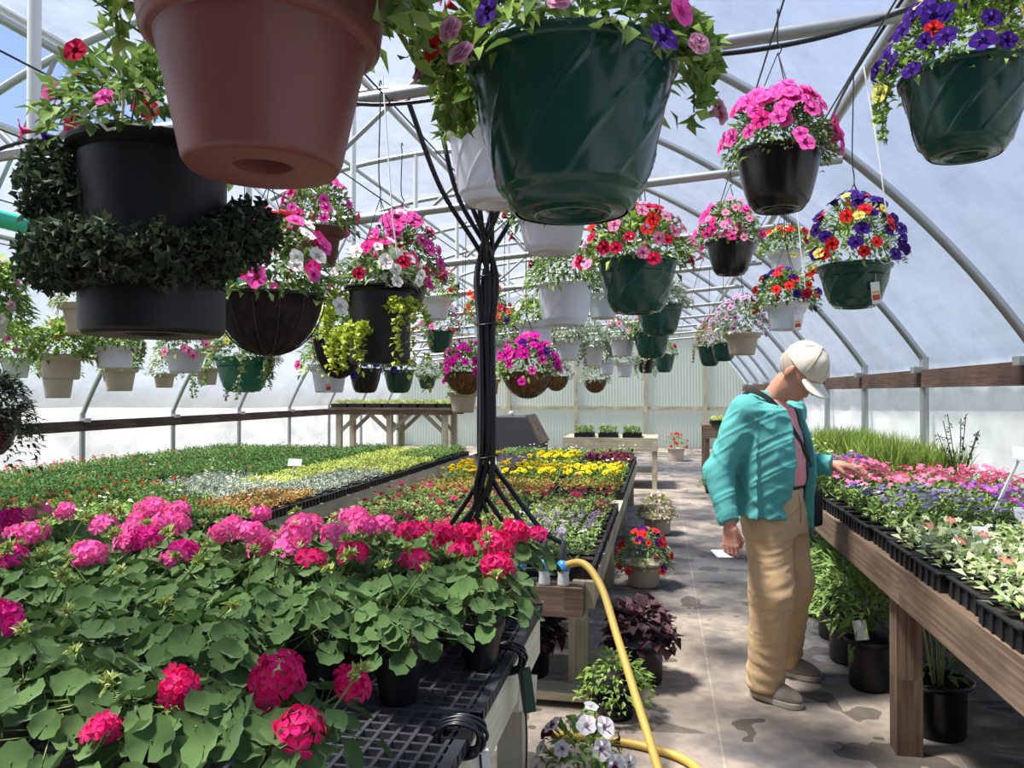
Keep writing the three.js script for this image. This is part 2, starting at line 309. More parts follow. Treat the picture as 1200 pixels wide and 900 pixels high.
{
  const b = bench('display_bench', 'long weathered wooden bench along the hazy side curtain, full of flats', RB, RT, M.wood, 0.12, 2);
  for (const z of [-3.3, -5.6, -7.6]) for (const s of [-1, 1]) part('leg', bx(0.095, RT - 0.03, 0.095, s < 0 ? -0.47 : 0.47, (RT - 0.03) / 2, z + 4.825), M.wood, b);
}
const CB = [-2.0, -0.3, -3.5, -9.9], CT = 0.56;
{
  const b = bench('flower_bench', 'low wooden bench of mixed annuals beside the aisle, yellow hose at its end', CB, CT, M.palewood, 0.1, 4);
  const cx = -1.15, cz = -6.7;
  part('foot_plank', bx(0.62, 0.035, 0.14, 0.85 - 0.28, 0.05, 3.2 - 0.02), M.palewood, b); part('foot_plank', bx(0.04, 0.1, 0.3, 0.85 - 0.0, 0.05, 3.2 - 0.1), M.palewood, b);
  part('fitting_board', bx(0.9, 0.13, 0.12, 0.36, CT - 0.065, 3.265), M.wood, b);
}
const LA = [-4.45, -2.75, -2.6, -11.6], LAT = 0.5, LBd = [-7.0, -4.75, -3.0, -11.6], LBT = 0.46;
bench('seedling_bench', 'low grey wooden bench of seedling flats, orange and silver foliage rows on it', LA, LAT, M.palewood, 0.1, 4);
bench('wall_bench', 'low wooden bench of dark green flats along the white side curtain', LBd, LBT, M.palewood, 0.09, 5);

// ---------- flats of bedding plants ----------
const trayGeo = (() => { // ribbed open tray with a rolled rim
  const L = 0.53, W = 0.275, H = 0.06, t = 0.006, g = [bx(L - 0.02, 0.004, W - 0.02, 0, 0.002, 0)];
  for (const s of [-1, 1]) {
    g.push(bx(L - 0.01, H, t, 0, H / 2, s * (W / 2 - 0.008), s * -0.06), bx(t, H, W - 0.01, s * (L / 2 - 0.008), H / 2, 0, 0, 0, s * 0.06));
    g.push(bx(L, 0.006, 0.018, 0, H, s * (W / 2 - 0.006)), bx(0.018, 0.006, W, s * (L / 2 - 0.006), H, 0));
    for (let k = 0; k < 8; k++) g.push(bx(0.012, H - 0.01, 0.006, -L / 2 + 0.05 + k * (L - 0.1) / 7, H / 2 - 0.003, s * (W / 2 - 0.001)));
    for (let k = 0; k < 4; k++) g.push(bx(0.006, H - 0.01, 0.012, s * (L / 2 - 0.001), H / 2 - 0.003, -W / 2 + 0.045 + k * (W - 0.09) / 3));
  }
  return merge(g);
})();
const cellGeo = (() => { // six-cell inserts: dividers and soil surface
  const g = []; for (let i = 1; i < 6; i++) g.push(bx(0.008, 0.05, 0.25, -0.255 + i * 0.085, 0.037, 0)); g.push(bx(0.5, 0.05, 0.008, 0, 0.037, 0)); return merge(g);
})();
const soilGeo = bx(0.5, 0.03, 0.25, 0, 0.035, 0);
// kind: [leaf colours, leaf length, leaf width, plant height, leaves, [[bloom, count]...], upright]
const PLANTS = {
  pale: { cols: ['#a9bb7c', '#c6d2a0', '#8fa866', '#d6dcb6'], len: 0.042, wid: 0.02, h: 0.11, n: 420, fl: [['coralS', 3], ['tinywhite', 6]], up: 0.5, tall: 0 },
  lavender: { cols: ['#7d9a4e', '#91ab62', '#68853f'], len: 0.036, wid: 0.016, h: 0.12, n: 380, fl: [['lavender', 12], ['violet', 14], ['tinywhite', 10]], up: 0.7 },
  pinkverbena: { cols: ['#6f8f45', '#83a056', '#5c7a39'], len: 0.038, wid: 0.017, h: 0.13, n: 340, fl: [['pinkS', 46], ['roseS', 12]], up: 0.7 },
  purplepink: { cols: ['#76914f', '#63803f', '#8aa263'], len: 0.036, wid: 0.016, h: 0.13, n: 340, fl: [['purpleS', 30], ['magS', 16]], up: 0.7 },
  green: { cols: ['#6c8c42', '#7f9d50', '#5a7838'], len: 0.04, wid: 0.018, h: 0.12, n: 420, fl: [['tinywhite', 4]], up: 0.7 },
  sage: { cols: ['#8fa07a', '#a8b492', '#768a62'], len: 0.034, wid: 0.014, h: 0.11, n: 420, fl: [['lavender', 2]], up: 0.8 },
  grassy: { cols: ['#7f9d3c', '#94ad4a', '#6a8834', '#a5b75c'], len: 0.22, wid: 0.007, h: 0.06, n: 420, fl: [], up: 2.2 },
  lilac: { cols: ['#7b9650', '#8fa964', '#6a8444'], len: 0.034, wid: 0.015, h: 0.11, n: 360, fl: [['whiteP', 9], ['veinedP', 8]], up: 0.6 },
  mixedpink: { cols: ['#7d9850', '#92a95f', '#688540', '#a0ab66'], len: 0.034, wid: 0.015, h: 0.11, n: 420, fl: [['hotS', 5], ['crimS', 4]], up: 0.6 },
  bronze: { cols: ['#b08a3e', '#9c9a4a', '#c09a4c', '#8c9a48'], len: 0.035, wid: 0.016, h: 0.1, n: 420, fl: [['crimS', 2]], up: 0.6 },
  marigold: { cols: ['#7f9a3f', '#92ab4e', '#6c8835'], len: 0.032, wid: 0.014, h: 0.12, n: 340, fl: [['yellow', 22]], up: 0.7 },
  coleus: { cols: ['#6d2440', '#80304c', '#571a35', '#8f4a55'], len: 0.055, wid: 0.034, h: 0.16, n: 260, fl: [], up: 0.5 },
  dusk: { cols: ['#544a68', '#6a5f7e', '#5f7048'], len: 0.035, wid: 0.016, h: 0.11, n: 360, fl: [['purpleS', 10], ['yellow', 3]], up: 0.6 },
  orangeleaf: { cols: ['#b5713c', '#9a8a48', '#c88a52', '#7f8f46'], len: 0.034, wid: 0.016, h: 0.09, n: 380, fl: [['tinywhite', 3]], up: 0.6 },
  silver: { cols: ['#97a391', '#aeb6a6', '#7d8b78'], len: 0.034, wid: 0.014, h: 0.09, n: 380, fl: [['tinywhite', 5]], up: 0.8 },
  lime: { cols: ['#b6c25a', '#c8cf78', '#98ab48'], len: 0.034, wid: 0.016, h: 0.08, n: 360, fl: [], up: 0.6 },
  deep: { cols: ['#55793a', '#638848', '#466a30'], len: 0.042, wid: 0.018, h: 0.11, n: 420, fl: [['redS', 1]], up: 0.8 },
  redtop: { cols: ['#66853f', '#78964c', '#557435'], len: 0.04, wid: 0.016, h: 0.12, n: 420, fl: [['redS', 9]], up: 0.9 },
};
Object.assign(F, { coralS: { kind: 'small', R: 0.017, edge: '#ee6a62', throat: '#f0c0a0' }, pinkS: { kind: 'small', R: 0.018, edge: '#f0558e', throat: '#f7b0c8' }, roseS: { kind: 'small', R: 0.017, edge: '#c83050', throat: '#e08090' },
  purpleS: { kind: 'small', R: 0.018, edge: '#7c3a9c', throat: '#b078c8' }, magS: { kind: 'small', R: 0.018, edge: '#c03a9a', throat: '#e090c8' }, hotS: { kind: 'small', R: 0.024, edge: '#d8346c', throat: '#801838' }, crimS: { kind: 'small', R: 0.02, edge: '#8c1a38', throat: '#400818' },
  whiteP: { kind: 'small', R: 0.022, edge: '#ece8ee', throat: '#8a6a98' }, veinedP: { kind: 'small', R: 0.022, edge: '#b9a2cc', throat: '#5a3a78' }, redS: { kind: 'small', R: 0.018, edge: '#c8452f', throat: '#802018' } });
function trayPlants(k, seed) {
  const r = mulberry(seed), b = new Buf(), fb = new Buf(), cols = k.cols.map(C), hump = (x, z) => 0.72 + 0.28 * Math.cos(x / 0.085 * 6.2832 * 0.5) * Math.cos(z / 0.125 * 3.1416 + 1.57 * 0);
  for (let i = 0; i < k.n; i++) {
    const x = (r() - 0.5) * 0.49, z = (r() - 0.5) * 0.25, q = Math.sqrt(r()), y = 0.05 + k.h * hump(x, z) * q;
    const d = randDir(r); d.y = Math.abs(d.y) * 0.6 + k.up * (k.up > 1.5 ? 1 : 0.5); const L = k.len * (0.65 + 0.6 * r());
    leaf(b, V(x, y, z), d, k.up > 1.5 ? randDir(r) : V(r() - 0.5, 1, r() - 0.5), L, k.wid * (0.7 + 0.6 * r()), jitter(r, pick(r, cols)), 0.2, k.up > 1.5 ? 0.25 : 0.2);
  }
  for (const [name, n] of k.fl) for (let i = 0; i < n; i++) {
    const f = F[name], x = (r() - 0.5) * 0.52, z = (r() - 0.5) * 0.27, d = V((r() - 0.5) * 0.9, 1, (r() - 0.5) * 0.9 + 0.45);
    KINDS[f.kind || 'petunia'](fb, V(x, 0.07 + k.h * (0.85 + 0.3 * r()), z), d.normalize(), f.R * (0.8 + 0.4 * r()), jitter(r, C(f.edge), 0.12), C(f.throat || f.edge), r);
  }
  return [b.build(), fb.p.length ? fb.build() : null];
}
const trayProto = {};
function trayOf(kind, variant, label, group, pos, turn) {
  const key = kind + variant + label; let o = trayProto[key];
  if (!o) {
    const [fo, bl] = trayPlants(PLANTS[kind], 100 + variant * 31 + Object.keys(PLANTS).indexOf(kind) * 7);
    o = trayProto[key] = thing('seedling_flat', label, 'seedling flat', pos, turn, group);
    part('tray', trayGeo, M.tray, o); part('cell_insert', cellGeo, M.tray, o); part('soil', soilGeo, M.soil, o);
    part('foliage', fo, leafMat, o).userData.kind = 'stuff'; if (bl) part('blossoms', bl, petalMat, o).userData.kind = 'stuff';
    return o;
  }
  return copyOf(o, pos, turn);
}
const rt = mulberry(77);
const LABEL = {
  pale: 'black flat of pale green variegated foliage with few blooms', lavender: 'black flat of verbena with lavender, violet and white blooms', pinkverbena: 'black flat of bright pink verbena', purplepink: 'black flat of purple and magenta verbena',
  green: 'black flat of plain mid-green bedding plants', sage: 'black flat of grey-green sage-like seedlings', grassy: 'black flat of upright grass-like plants', lilac: 'black flat of white and lilac petunias',
  mixedpink: 'black flat of greens dotted with pink and crimson', bronze: 'black flat of bronze-orange foliage', marigold: 'black flat of bright yellow blooms', coleus: 'black flat of burgundy coleus', dusk: 'black flat of dusky purple plants',
  orangeleaf: 'black flat of orange-tinted foliage', silver: 'black flat of silvery foliage', lime: 'black flat of lime green seedlings', deep: 'black flat of deep green seedlings', redtop: 'black flat of green seedlings with small red blooms',
};
function lay(kind, place, x, y, z, turn = 0) { trayOf(kind, rt() < 0.5 ? 0 : 1, `${LABEL[kind]} on ${place}`, `${LABEL[kind].replace('black flat of', 'flats of')} on ${place}`, [x, y, z], turn + (rt() < 0.5 ? Math.PI : 0) + (rt() - 0.5) * 0.016); }
// display bench: two flats across
for (let k = 0; k < 24; k++) {
  const z = -1.35 - k * 0.295;
  const a = z > -3.15 ? 'pale' : z > -4.3 ? 'lavender' : z > -5.2 ? 'pinkverbena' : z > -6 ? 'purplepink' : 'green';
  const b = z > -2.5 ? 'pale' : z > -3.2 ? 'sage' : z > -4.05 ? 'purplepink' : z > -5.1 ? 'pinkverbena' : z > -5.4 ? 'mixedpink' : 'grassy';
  lay(a, 'the side-curtain bench', 1.145 + (rt() - 0.5) * 0.03, RT, z); lay(b, 'the side-curtain bench', 1.69, RT, z);
}
// flower bench: three flats across
for (let k = 0; k < 21; k++) for (let c = 0; c < 3; c++) {
  const z = -3.68 - k * 0.295, x = -0.57 - c * 0.56; let kind;
  if (k < 1 || (k < 3 && c === 0)) kind = 'lilac'; else if (k < 7) kind = 'mixedpink'; else if (k < 10) kind = c === 0 && k < 9 ? null : 'bronze'; else if (k < 13) kind = 'marigold';
  else if (k < 15) kind = c === 2 ? 'dusk' : 'green'; else if (k < 18) kind = c === 0 ? 'coleus' : c === 1 ? 'marigold' : 'dusk'; else kind = 'green';
  if (kind) lay(kind, 'the bench by the yellow hose', x, CT, z);
}
// seedling bench: flats laid lengthwise
for (let k = 0; k < 15; k++) for (let c = 0; c < 6; c++) {
  const z = -2.9 - k * 0.555, x = -2.9 - c * 0.284; let kind;
  if (c < 2) kind = k < 2 ? 'sage' : k < 4 ? (c ? 'redtop' : 'deep') : k < 6 ? 'orangeleaf' : k < 9 ? 'silver' : k < 12 ? 'lime' : 'green';
  else if (c < 4) kind = k < 2 ? 'redtop' : k < 5 ? 'green' : k < 7 ? 'silver' : 'lime';
  else kind = k < 3 ? 'deep' : k < 6 ? 'redtop' : k < 8 ? 'silver' : 'deep';
  lay(kind, 'the low seedling bench', x, LAT, z, Math.PI / 2);
}
// wall bench
for (let k = 0; k < 13; k++) for (let c = 0; c < 7; c++) {
  const z = -3.4 - k * 0.62, x = -4.93 - c * 0.3; lay(c > 4 && k > 3 && k < 9 ? 'redtop' : (c + k) % 7 === 0 ? 'green' : 'deep', 'the white-curtain bench', x, LBT, z, Math.PI / 2);
}

// ---------- geranium bench ----------
const GB = { x0: -2.3, x1: -0.41, z0: -0.8, z1: -2.67, top: 0.68 };
{
  const W = GB.x1 - GB.x0, L = GB.z0 - GB.z1, cx = (GB.x0 + GB.x1) / 2, cz = (GB.z0 + GB.z1) / 2;
  const b = thing('grid_top_bench', 'cream wooden bench with grey plastic grid top under the potted geraniums', 'bench', [cx, 0, cz]);
  const half = L / 2, pitch = 0.04;
  for (const s of [0, 1]) { // two moulded grid panels
    const g = [], z0 = -half + s * half + 0.002, z1 = z0 + half - 0.004, T = GB.top;
    for (let x = -W / 2 + 0.012; x < W / 2; x += pitch) g.push(bx(0.009, 0.026, z1 - z0, x, T - 0.014, (z0 + z1) / 2));
    for (let z = z0 + 0.005; z < z1; z += pitch) g.push(bx(W, 0.022, 0.009, 0, T - 0.014, z));
    g.push(bx(0.026, 0.03, z1 - z0, W / 2 - 0.013, T - 0.015, (z0 + z1) / 2), bx(0.026, 0.03, z1 - z0, -W / 2 + 0.013, T - 0.015, (z0 + z1) / 2), bx(W, 0.03, 0.018, 0, T - 0.015, z0 + 0.009), bx(W, 0.03, 0.018, 0, T - 0.015, z1 - 0.009));
    part('grid_panel', g, M.grid, b).userData.label = 'grey plastic grid panel';
  }
  for (const s of [-1, 1]) { part('side_rail', bx(0.038, 0.14, L, s * (W / 2 - 0.028), GB.top - 0.1, 0), M.cream, b); part('end_rail', bx(W - 0.1, 0.14, 0.038, 0, GB.top - 0.1, s * (L / 2 - 0.03)), M.cream, b); }
  for (const x of [-0.4, 0.2]) part('joist', bx(0.038, 0.12, L - 0.1, x, GB.top - 0.09, 0), M.cream, b);
  for (const sx of [-1, 1]) for (const sz of [-1, 1]) {
    part('leg', bx(0.085, GB.top - 0.03, 0.085, sx * (W / 2 - 0.09), (GB.top - 0.03) / 2, sz * (L / 2 - 0.1)), M.cream, b);
    part('brace', bar([sx * (W / 2 - 0.02), GB.top - 0.16, sz * (L / 2 - 0.42)], [sx * (W / 2 - 0.02), 0.42, sz * (L / 2 - 0.1)], 0.03, 0.09), M.cream, b);
  }
}
function geraniumLeaf(seed) {
  const r = mulberry(seed), b = new Buf(), n = 18, base = jitter(r, C(pick(r, ['#587640', '#69854d', '#4c6838', '#78905c'])), 0.12);
  const c0 = b.v(0, -0.12, 0, base), mid = [], out = [], cup = 0.1 + 0.18 * r();
  for (let k = 0; k <= n; k++) {
    const t = 0.1 + (6.2832 - 0.2) * k / n - 1.5708, ru = (k % 2 ? 1.04 : 0.92) * (0.93 + 0.12 * r()), w = Math.sin(t * 3 + seed) * 0.1;
    mid.push(b.v(Math.cos(t) * 0.6, -0.04 + cup * 0.2 + w * 0.4, Math.sin(t) * 0.6, base)); out.push(b.v(Math.cos(t) * ru, cup + w + (r() - 0.5) * 0.06, Math.sin(t) * ru, base));
  }
  for (let k = 0; k < n; k++) { b.t(c0, mid[k + 1], mid[k]); b.t(mid[k], mid[k + 1], out[k]); b.t(out[k], mid[k + 1], out[k + 1]); }
  return b.build();
}
const gLeaves = [1, 2, 3, 4, 5, 6].map((s) => geraniumLeaf(s * 13));
function geraniumHead(seed, edge, eye, full) {
  const r = mulberry(seed), b = new Buf(), n = full ? 15 : 8, g = C('#9fb069');
  for (let i = 0; i < n; i++) {
    const y = 1 - (i + 0.5) / n * (full ? 1.25 : 0.8), t = i * 2.4 + r(), s = Math.sqrt(Math.max(0, 1 - y * y)), d = V(s * Math.cos(t), y * 0.62, s * Math.sin(t)), p = d.clone().multiplyScalar(0.028 + 0.017 * r());
    const e = jitter(r, C(edge), 0.22); small(b, p, d.clone().addScaledVector(randDir(r), 0.25), 0.02 + 0.006 * r(), e, C(eye), r);
    leaf(b, V(0, -0.012, 0), p.clone().add(V(0, 0.012, 0)), V(1, 0, 0), p.length() + 0.006, 0.003, g);
  }
  for (let i = 0; i < (full ? 4 : 8); i++) { const d = randDir(r); d.y = d.y * 0.4 - 0.1; leaf(b, V(0, 0, 0), d, randDir(r), 0.026 + 0.008 * r(), 0.009, i % 2 ? g : C('#c9828a')); }
  return b.build();
}
function budCluster(seed) {
  const r = mulberry(seed), b = new Buf(), g = ['#a8b866', '#c2c880', '#8fa356'].map(C);
  for (let i = 0; i < 26; i++) { const d = randDir(r); d.y = d.y * 0.7 + 0.25; leaf(b, V(0, 0, 0), d, randDir(r), 0.014 + 0.014 * r(), 0.009, pick(r, g), 0.4); }
  return b.build();
}
const HEADS = { pink: [1, 2, 3].map((s) => geraniumHead(s, '#f868b4', '#f27ab8', s !== 3)), hot: [4, 5, 6].map((s) => geraniumHead(s, '#e6126a', '#e84a88', s !== 6)), mag: [7, 8].map((s) => geraniumHead(s, '#d0147f', '#d840a0', true)) };
const BUDS = [1, 2].map(budCluster);
const stemMat = leafMat;
const gPot = lathe([[0.0, 0.0], [0.04, 0.0], [0.043, 0.004], [0.061, 0.108], [0.066, 0.109], [0.068, 0.128], [0.066, 0.13], [0.063, 0.128], [0.059, 0.116], [0.0, 0.114]], 28);
function stalk(b, a, c, r, col) { // three-sided tapering stem
  const d = c.clone().sub(a).normalize(), s = V(d.y + 0.1, -d.x, 0.2).cross(d).normalize(), u = s.clone().cross(d), ring = (p, q) => [0, 1, 2].map((k) => { const t = k * 2.094, w = s.clone().multiplyScalar(Math.cos(t) * q).addScaledVector(u, Math.sin(t) * q).add(p); return b.v(w.x, w.y, w.z, col); });
  const A = ring(a, r), B = ring(c, r * 0.7); for (let k = 0; k < 3; k++) { const m = (k + 1) % 3; b.t(A[k], A[m], B[k]); b.t(A[m], B[m], B[k]); }
}
function geranium(x, z, seed, hue, heads, opt = {}) {
  const leafy = !heads.some((h) => h[4] !== 'bud'), r = mulberry(seed), t = thing('potted_geranium', opt.label || (leafy ? 'leafy potted geranium with buds but no open flowers on the grid-top bench' : hue === 'pink' ? 'potted geranium with light pink flower heads on the grid-top bench' : hue === 'hot' ? 'potted geranium with hot pink-red flower heads on the grid-top bench' : 'potted geranium with magenta flower heads on the grid-top bench'), 'geranium', [x, GB.top, z], 0, opt.label ? undefined : leafy ? 'leafy geraniums on the grid-top bench' : `${{ pink: 'light pink', hot: 'hot pink', mag: 'magenta' }[hue]} geraniums on the grid-top bench`);
  part('pot', gPot, M.blackplastic, t);
  const b = new Buf(), sc = opt.size || 1, green = C('#86a055'), brown = C('#7f8a50'), n = opt.leaves || 50;
  const mains = []; for (let k = 0; k < 5; k++) { const a = k * 1.26 + r(), p = V(Math.cos(a) * 0.055 * sc, 0.1 + 0.1 * sc * (0.6 + 0.5 * r()), Math.sin(a) * 0.055 * sc); stalk(b, V(Math.cos(a) * 0.012, 0.09, Math.sin(a) * 0.012), p, 0.0045, brown); mains.push(p); }
  for (let k = 0; k < n; k++) {
    const a = k * 2.39996 + r() * 0.5, q = Math.sqrt((k + 0.5) / n), R = (0.035 + 0.125 * q) * sc * (0.85 + 0.3 * r()), y = 0.115 + sc * (0.135 * Math.sqrt(Math.max(0, 1 - q * q * 0.9)) * (0.7 + 0.35 * r()) - (q > 0.85 ? 0.035 * r() : 0));
    const p = V(Math.cos(a) * R, y, Math.sin(a) * R), nrm = V(Math.cos(a) * (0.25 + 0.75 * q), 0.95 - 0.3 * q * r(), Math.sin(a) * (0.25 + 0.75 * q)).addScaledVector(randDir(r), 0.28).normalize();
    stalk(b, mains[k % 5].clone().lerp(V(0, 0.1, 0), 0.25 * r()), p, 0.0016, green);
    const m = part('leaf', gLeaves[Math.floor(r() * 6)], leafMat, t); m.position.copy(p); m.quaternion.setFromUnitVectors(V(0, 1, 0), nrm); m.rotateY(r() * 6.28); m.scale.setScalar((0.021 + 0.018 * r()) * (0.8 + 0.2 * sc));
  }
  for (const [dx, dy, dz, size, kind] of heads) {
    const top = V(dx, dy, dz); stalk(b, mains[Math.floor(r() * 5)], top, 0.0026, green);
    const bud = kind === 'bud', m = part(bud ? 'bud_cluster' : 'flower_head', bud ? pick(r, BUDS) : pick(r, HEADS[kind || hue]), bud ? leafMat : petalMat, t);
    m.position.copy(top); m.rotation.set((r() - 0.3) * 0.7, r() * 6.28, (r() - 0.5) * 0.5); m.scale.setScalar(size || 1);
  }
  part('stems', b.build(), stemMat, t).userData.kind = 'stuff';
  return t;
}
{
  const r = mulberry(404);
  const auto = (n, hue) => { const h = []; for (let k = 0; k < n; k++) { const a = r() * 6.28, q = 0.03 + 0.09 * r(); h.push([Math.cos(a) * q, 0.25 + 0.06 * r(), Math.sin(a) * q, 0.9 + 0.3 * r()]); } const m = r() < 0.7 ? 2 : 1; for (let k = 0; k < m; k++) { const a = r() * 6.28; h.push([Math.cos(a) * 0.08, 0.25 + 0.1 * r(), Math.sin(a) * 0.08, 0.9 + 0.3 * r(), 'bud']); } return h; };
  let s = 900;
  // rows from the far end towards the camera; hue p: light pink, h: hot pink, m: magenta
  const rows = [[-2.5, -0.52, 'hhppppppp'], [-2.27, -0.56, 'hhppppppm'], [-2.03, -0.49, 'hhhppmpmp'], [-1.77, -0.61, 'hhhppmmp'], [-1.5, -0.98, 'hmpm']];
  rows.forEach(([z, x0, hues], j) => [...hues].forEach((c, k) => {
    const hue = { h: 'hot', p: 'pink', m: 'mag' }[c]; const nh = j < 2 ? 2 + (r() < 0.4 ? 1 : 0) : j === 2 ? 1 + (r() < 0.3 ? 1 : 0) : 0;
    geranium(x0 - k * 0.205 + (r() - 0.5) * 0.03, z + (r() - 0.5) * 0.03, s++, hue, auto(nh, hue), { size: j > 2 ? 0.95 : 1 });
  }));
  // the nearest plants, at the front corner of the bench
  const near = 'potted geranium in a black pot near the cord-wrapped bench edge';
  geranium(-0.62, -1.2, s++, 'hot', [[-0.03, 0.25, -0.02, 1.1], [0.06, 0.21, 0.07, 0.95], [0.1, 0.24, -0.04, 0.8], [0.13, 0.28, 0.0, 1, 'bud']], { leaves: 40, size: 0.9, label: 'geranium with crimson-pink heads at the open corner of the grid-top bench' });
  geranium(-0.82, -1.17, s++, 'hot', [[0.02, 0.24, 0.0, 0.9], [-0.06, 0.2, 0.08, 0.7], [-0.1, 0.25, 0.02, 1, 'bud']], { leaves: 40, size: 0.9, label: 'geranium with a single scarlet head and buds in the front row of the bench' });
  geranium(-1.03, -1.2, s++, 'mag', [[0.0, 0.28, 0, 0.8, 'bud']], { leaves: 44, label: 'geranium all leaf and bud in the front row of the bench' });
  geranium(-1.22, -1.3, s++, 'mag', [[-0.04, 0.3, 0.02, 1], [0.05, 0.3, 0.06, 0.9, 'bud']], { leaves: 46, label: 'geranium with one tall magenta head at the bench end with the riser pipe' });
}

// ---------- hanging baskets ----------
function swirlPot(R, H, taper, seg, rows, ridge) { // bowl with slanting relief lines, foot ring and drain hole
  const p = [], uv = [], idx = [], prof = [];
  for (let j = 0; j <= rows; j++) { const t = j / rows; prof.push([R * (taper + (1 - taper) * Math.pow(t, 0.62)), H * t]); }
  for (let j = 0; j <= rows; j++) for (let i = 0; i <= seg; i++) {
    const [rr, y] = prof[j], t = j / rows, a = i / seg * 6.2832; let k = 0;
    if (t > 0.14 && t < 0.9) { const w = ((a * 9 / 6.2832 + t * 1.9) % 1 + 1) % 1; k = ridge * Math.max(0, 1 - Math.abs(w - 0.5) * 12); }
    if (t < 0.12) k = -0.004;
    p.push(Math.cos(a) * (rr + k), y, Math.sin(a) * (rr + k)); uv.push(i / seg, t);
  }
  for (let j = 0; j < rows; j++) for (let i = 0; i < seg; i++) { const a = j * (seg + 1) + i, b = a + seg + 1; idx.push(a, b, a + 1, a + 1, b, b + 1); }
  const g = new THREE.BufferGeometry(); g.setAttribute('position', new THREE.Float32BufferAttribute(p, 3)); g.setAttribute('uv', new THREE.Float32BufferAttribute(uv, 2)); g.setIndex(idx); g.computeVertexNormals();
  const fr = R * taper - 0.004, base = lathe([[fr * 0.36, 0.016], [fr * 0.38, 0.004], [fr * 0.62, 0.002], [fr * 0.64, -0.004], [fr * 0.7, -0.004], [fr * 0.72, 0.002], [fr * 0.95, 0.001], [fr, 0.004], [fr + 0.001, 0.012]], seg);
  const hole = lathe([[0, 0.017], [fr * 0.37, 0.017]], seg);
  const rim = lathe([[R - 0.004, H - 0.014], [R + 0.006, H - 0.012], [R + 0.007, H], [R + 0.002, H + 0.003], [R - 0.006, H], [R - 0.01, H - 0.05], [0, H - 0.03]], seg);
  return [g, base, rim, hole];
}
function classicPot(R, H, taper, seg, collar, step = 0.1) { // flower-pot with a deep collar
  const r0 = R * taper, c = R - step * R;
  return [lathe([[r0 * 0.36, 0.034], [r0 * 0.37, 0.006], [r0 * 0.4, 0.003], [r0 * 0.93, 0.0], [r0, 0.01], [c - 0.012, H * (1 - collar) - 0.003], [c - 0.011, H * (1 - collar)], [c - 0.004, H * (1 - collar) + 0.0005], [c + 0.006, H * (1 - collar) + 0.006], [R, H - 0.012], [R + 0.004, H - 0.006], [R + 0.003, H], [R - 0.006, H], [R - 0.016, H - 0.03], [0, H - 0.03]], seg), lathe([[0, 0.034], [r0 * 0.365, 0.0338]], seg)];
}
function bowlPot(R, H, seg) { const pr = [[0, 0]]; for (let k = 1; k <= 10; k++) { const t = k / 10 * 1.45; pr.push([R * Math.sin(t) / Math.sin(1.45), H * (1 - Math.cos(t)) / (1 - Math.cos(1.45))]); } pr.push([R + 0.008, H], [R + 0.008, H + 0.01], [R - 0.008, H + 0.008], [R - 0.012, H - 0.03], [0, H - 0.03]); return [lathe(pr, seg)]; }
const POTMAT = {
  plum: phys('#7d4a47', 0.42), green: phys('#17453c', 0.22), darkgreen: phys('#1a4a41', 0.2), brightgreen: phys('#1d6a55', 0.35), white: phys('#dcdde6', 0.4), silver: phys('#c9d2d8', 0.4), black: phys('#0d0f13', 0.25), matteblack: phys('#0c0e13', 0.5),
  tan: phys('#b9ab98', 0.5), coco: null, brown: phys('#5e3a2c', 0.6), orange: phys('#b5623c', 0.6), darkcoco: null,
};
{ const N = noiser(61), mk = (a, b) => texture(256, (u, v) => { const k = N(u * 60, v * 14, 60) * 0.6 + N(u * 120, v * 60, 120) * 0.4; return [0, 1, 2].map((i) => a[i] + (b[i] - a[i]) * k); });
  POTMAT.coco = std('#ffffff', 1, { map: mk([0.28, 0.17, 0.1], [0.62, 0.44, 0.3]) }); POTMAT.darkcoco = std('#ffffff', 1, { map: mk([0.06, 0.045, 0.045], [0.25, 0.2, 0.19]) }); }
const GREENS = { mid: ['#6f8f46', '#81a056', '#5b7a3a', '#92aa62'].map(C), bright: ['#86a648', '#98b558', '#6f9040', '#aac26a'].map(C), dark: ['#35462f', '#40523a', '#2c3a2a', '#4d5c42'].map(C), grey: ['#8a9c7c', '#a0ae92', '#75876a', '#b8bfa8'].map(C), lime: ['#b9c94a', '#c9d564', '#a2b53e'].map(C), bronze: ['#8f8a4a', '#a6986a', '#7a8048'].map(C) };
function domePoint(r, R, o) {
  const t = r() * 6.2832, q = Math.sqrt(r()), rr = q * R * o.spread, y = o.h * Math.pow(1 - q * q * 0.98, 0.7), over = Math.max(0, q * o.spread - 0.92) / Math.max(0.05, o.spread - 0.92);
  const out = V(Math.cos(t) * (0.25 + q), Math.max(-0.2, 0.9 - q - over * 0.35), Math.sin(t) * (0.25 + q)).normalize();
  return [V(Math.cos(t) * rr, y - over * o.drop * (0.2 + 0.8 * r()) + 0.01, Math.sin(t) * rr), out];
}
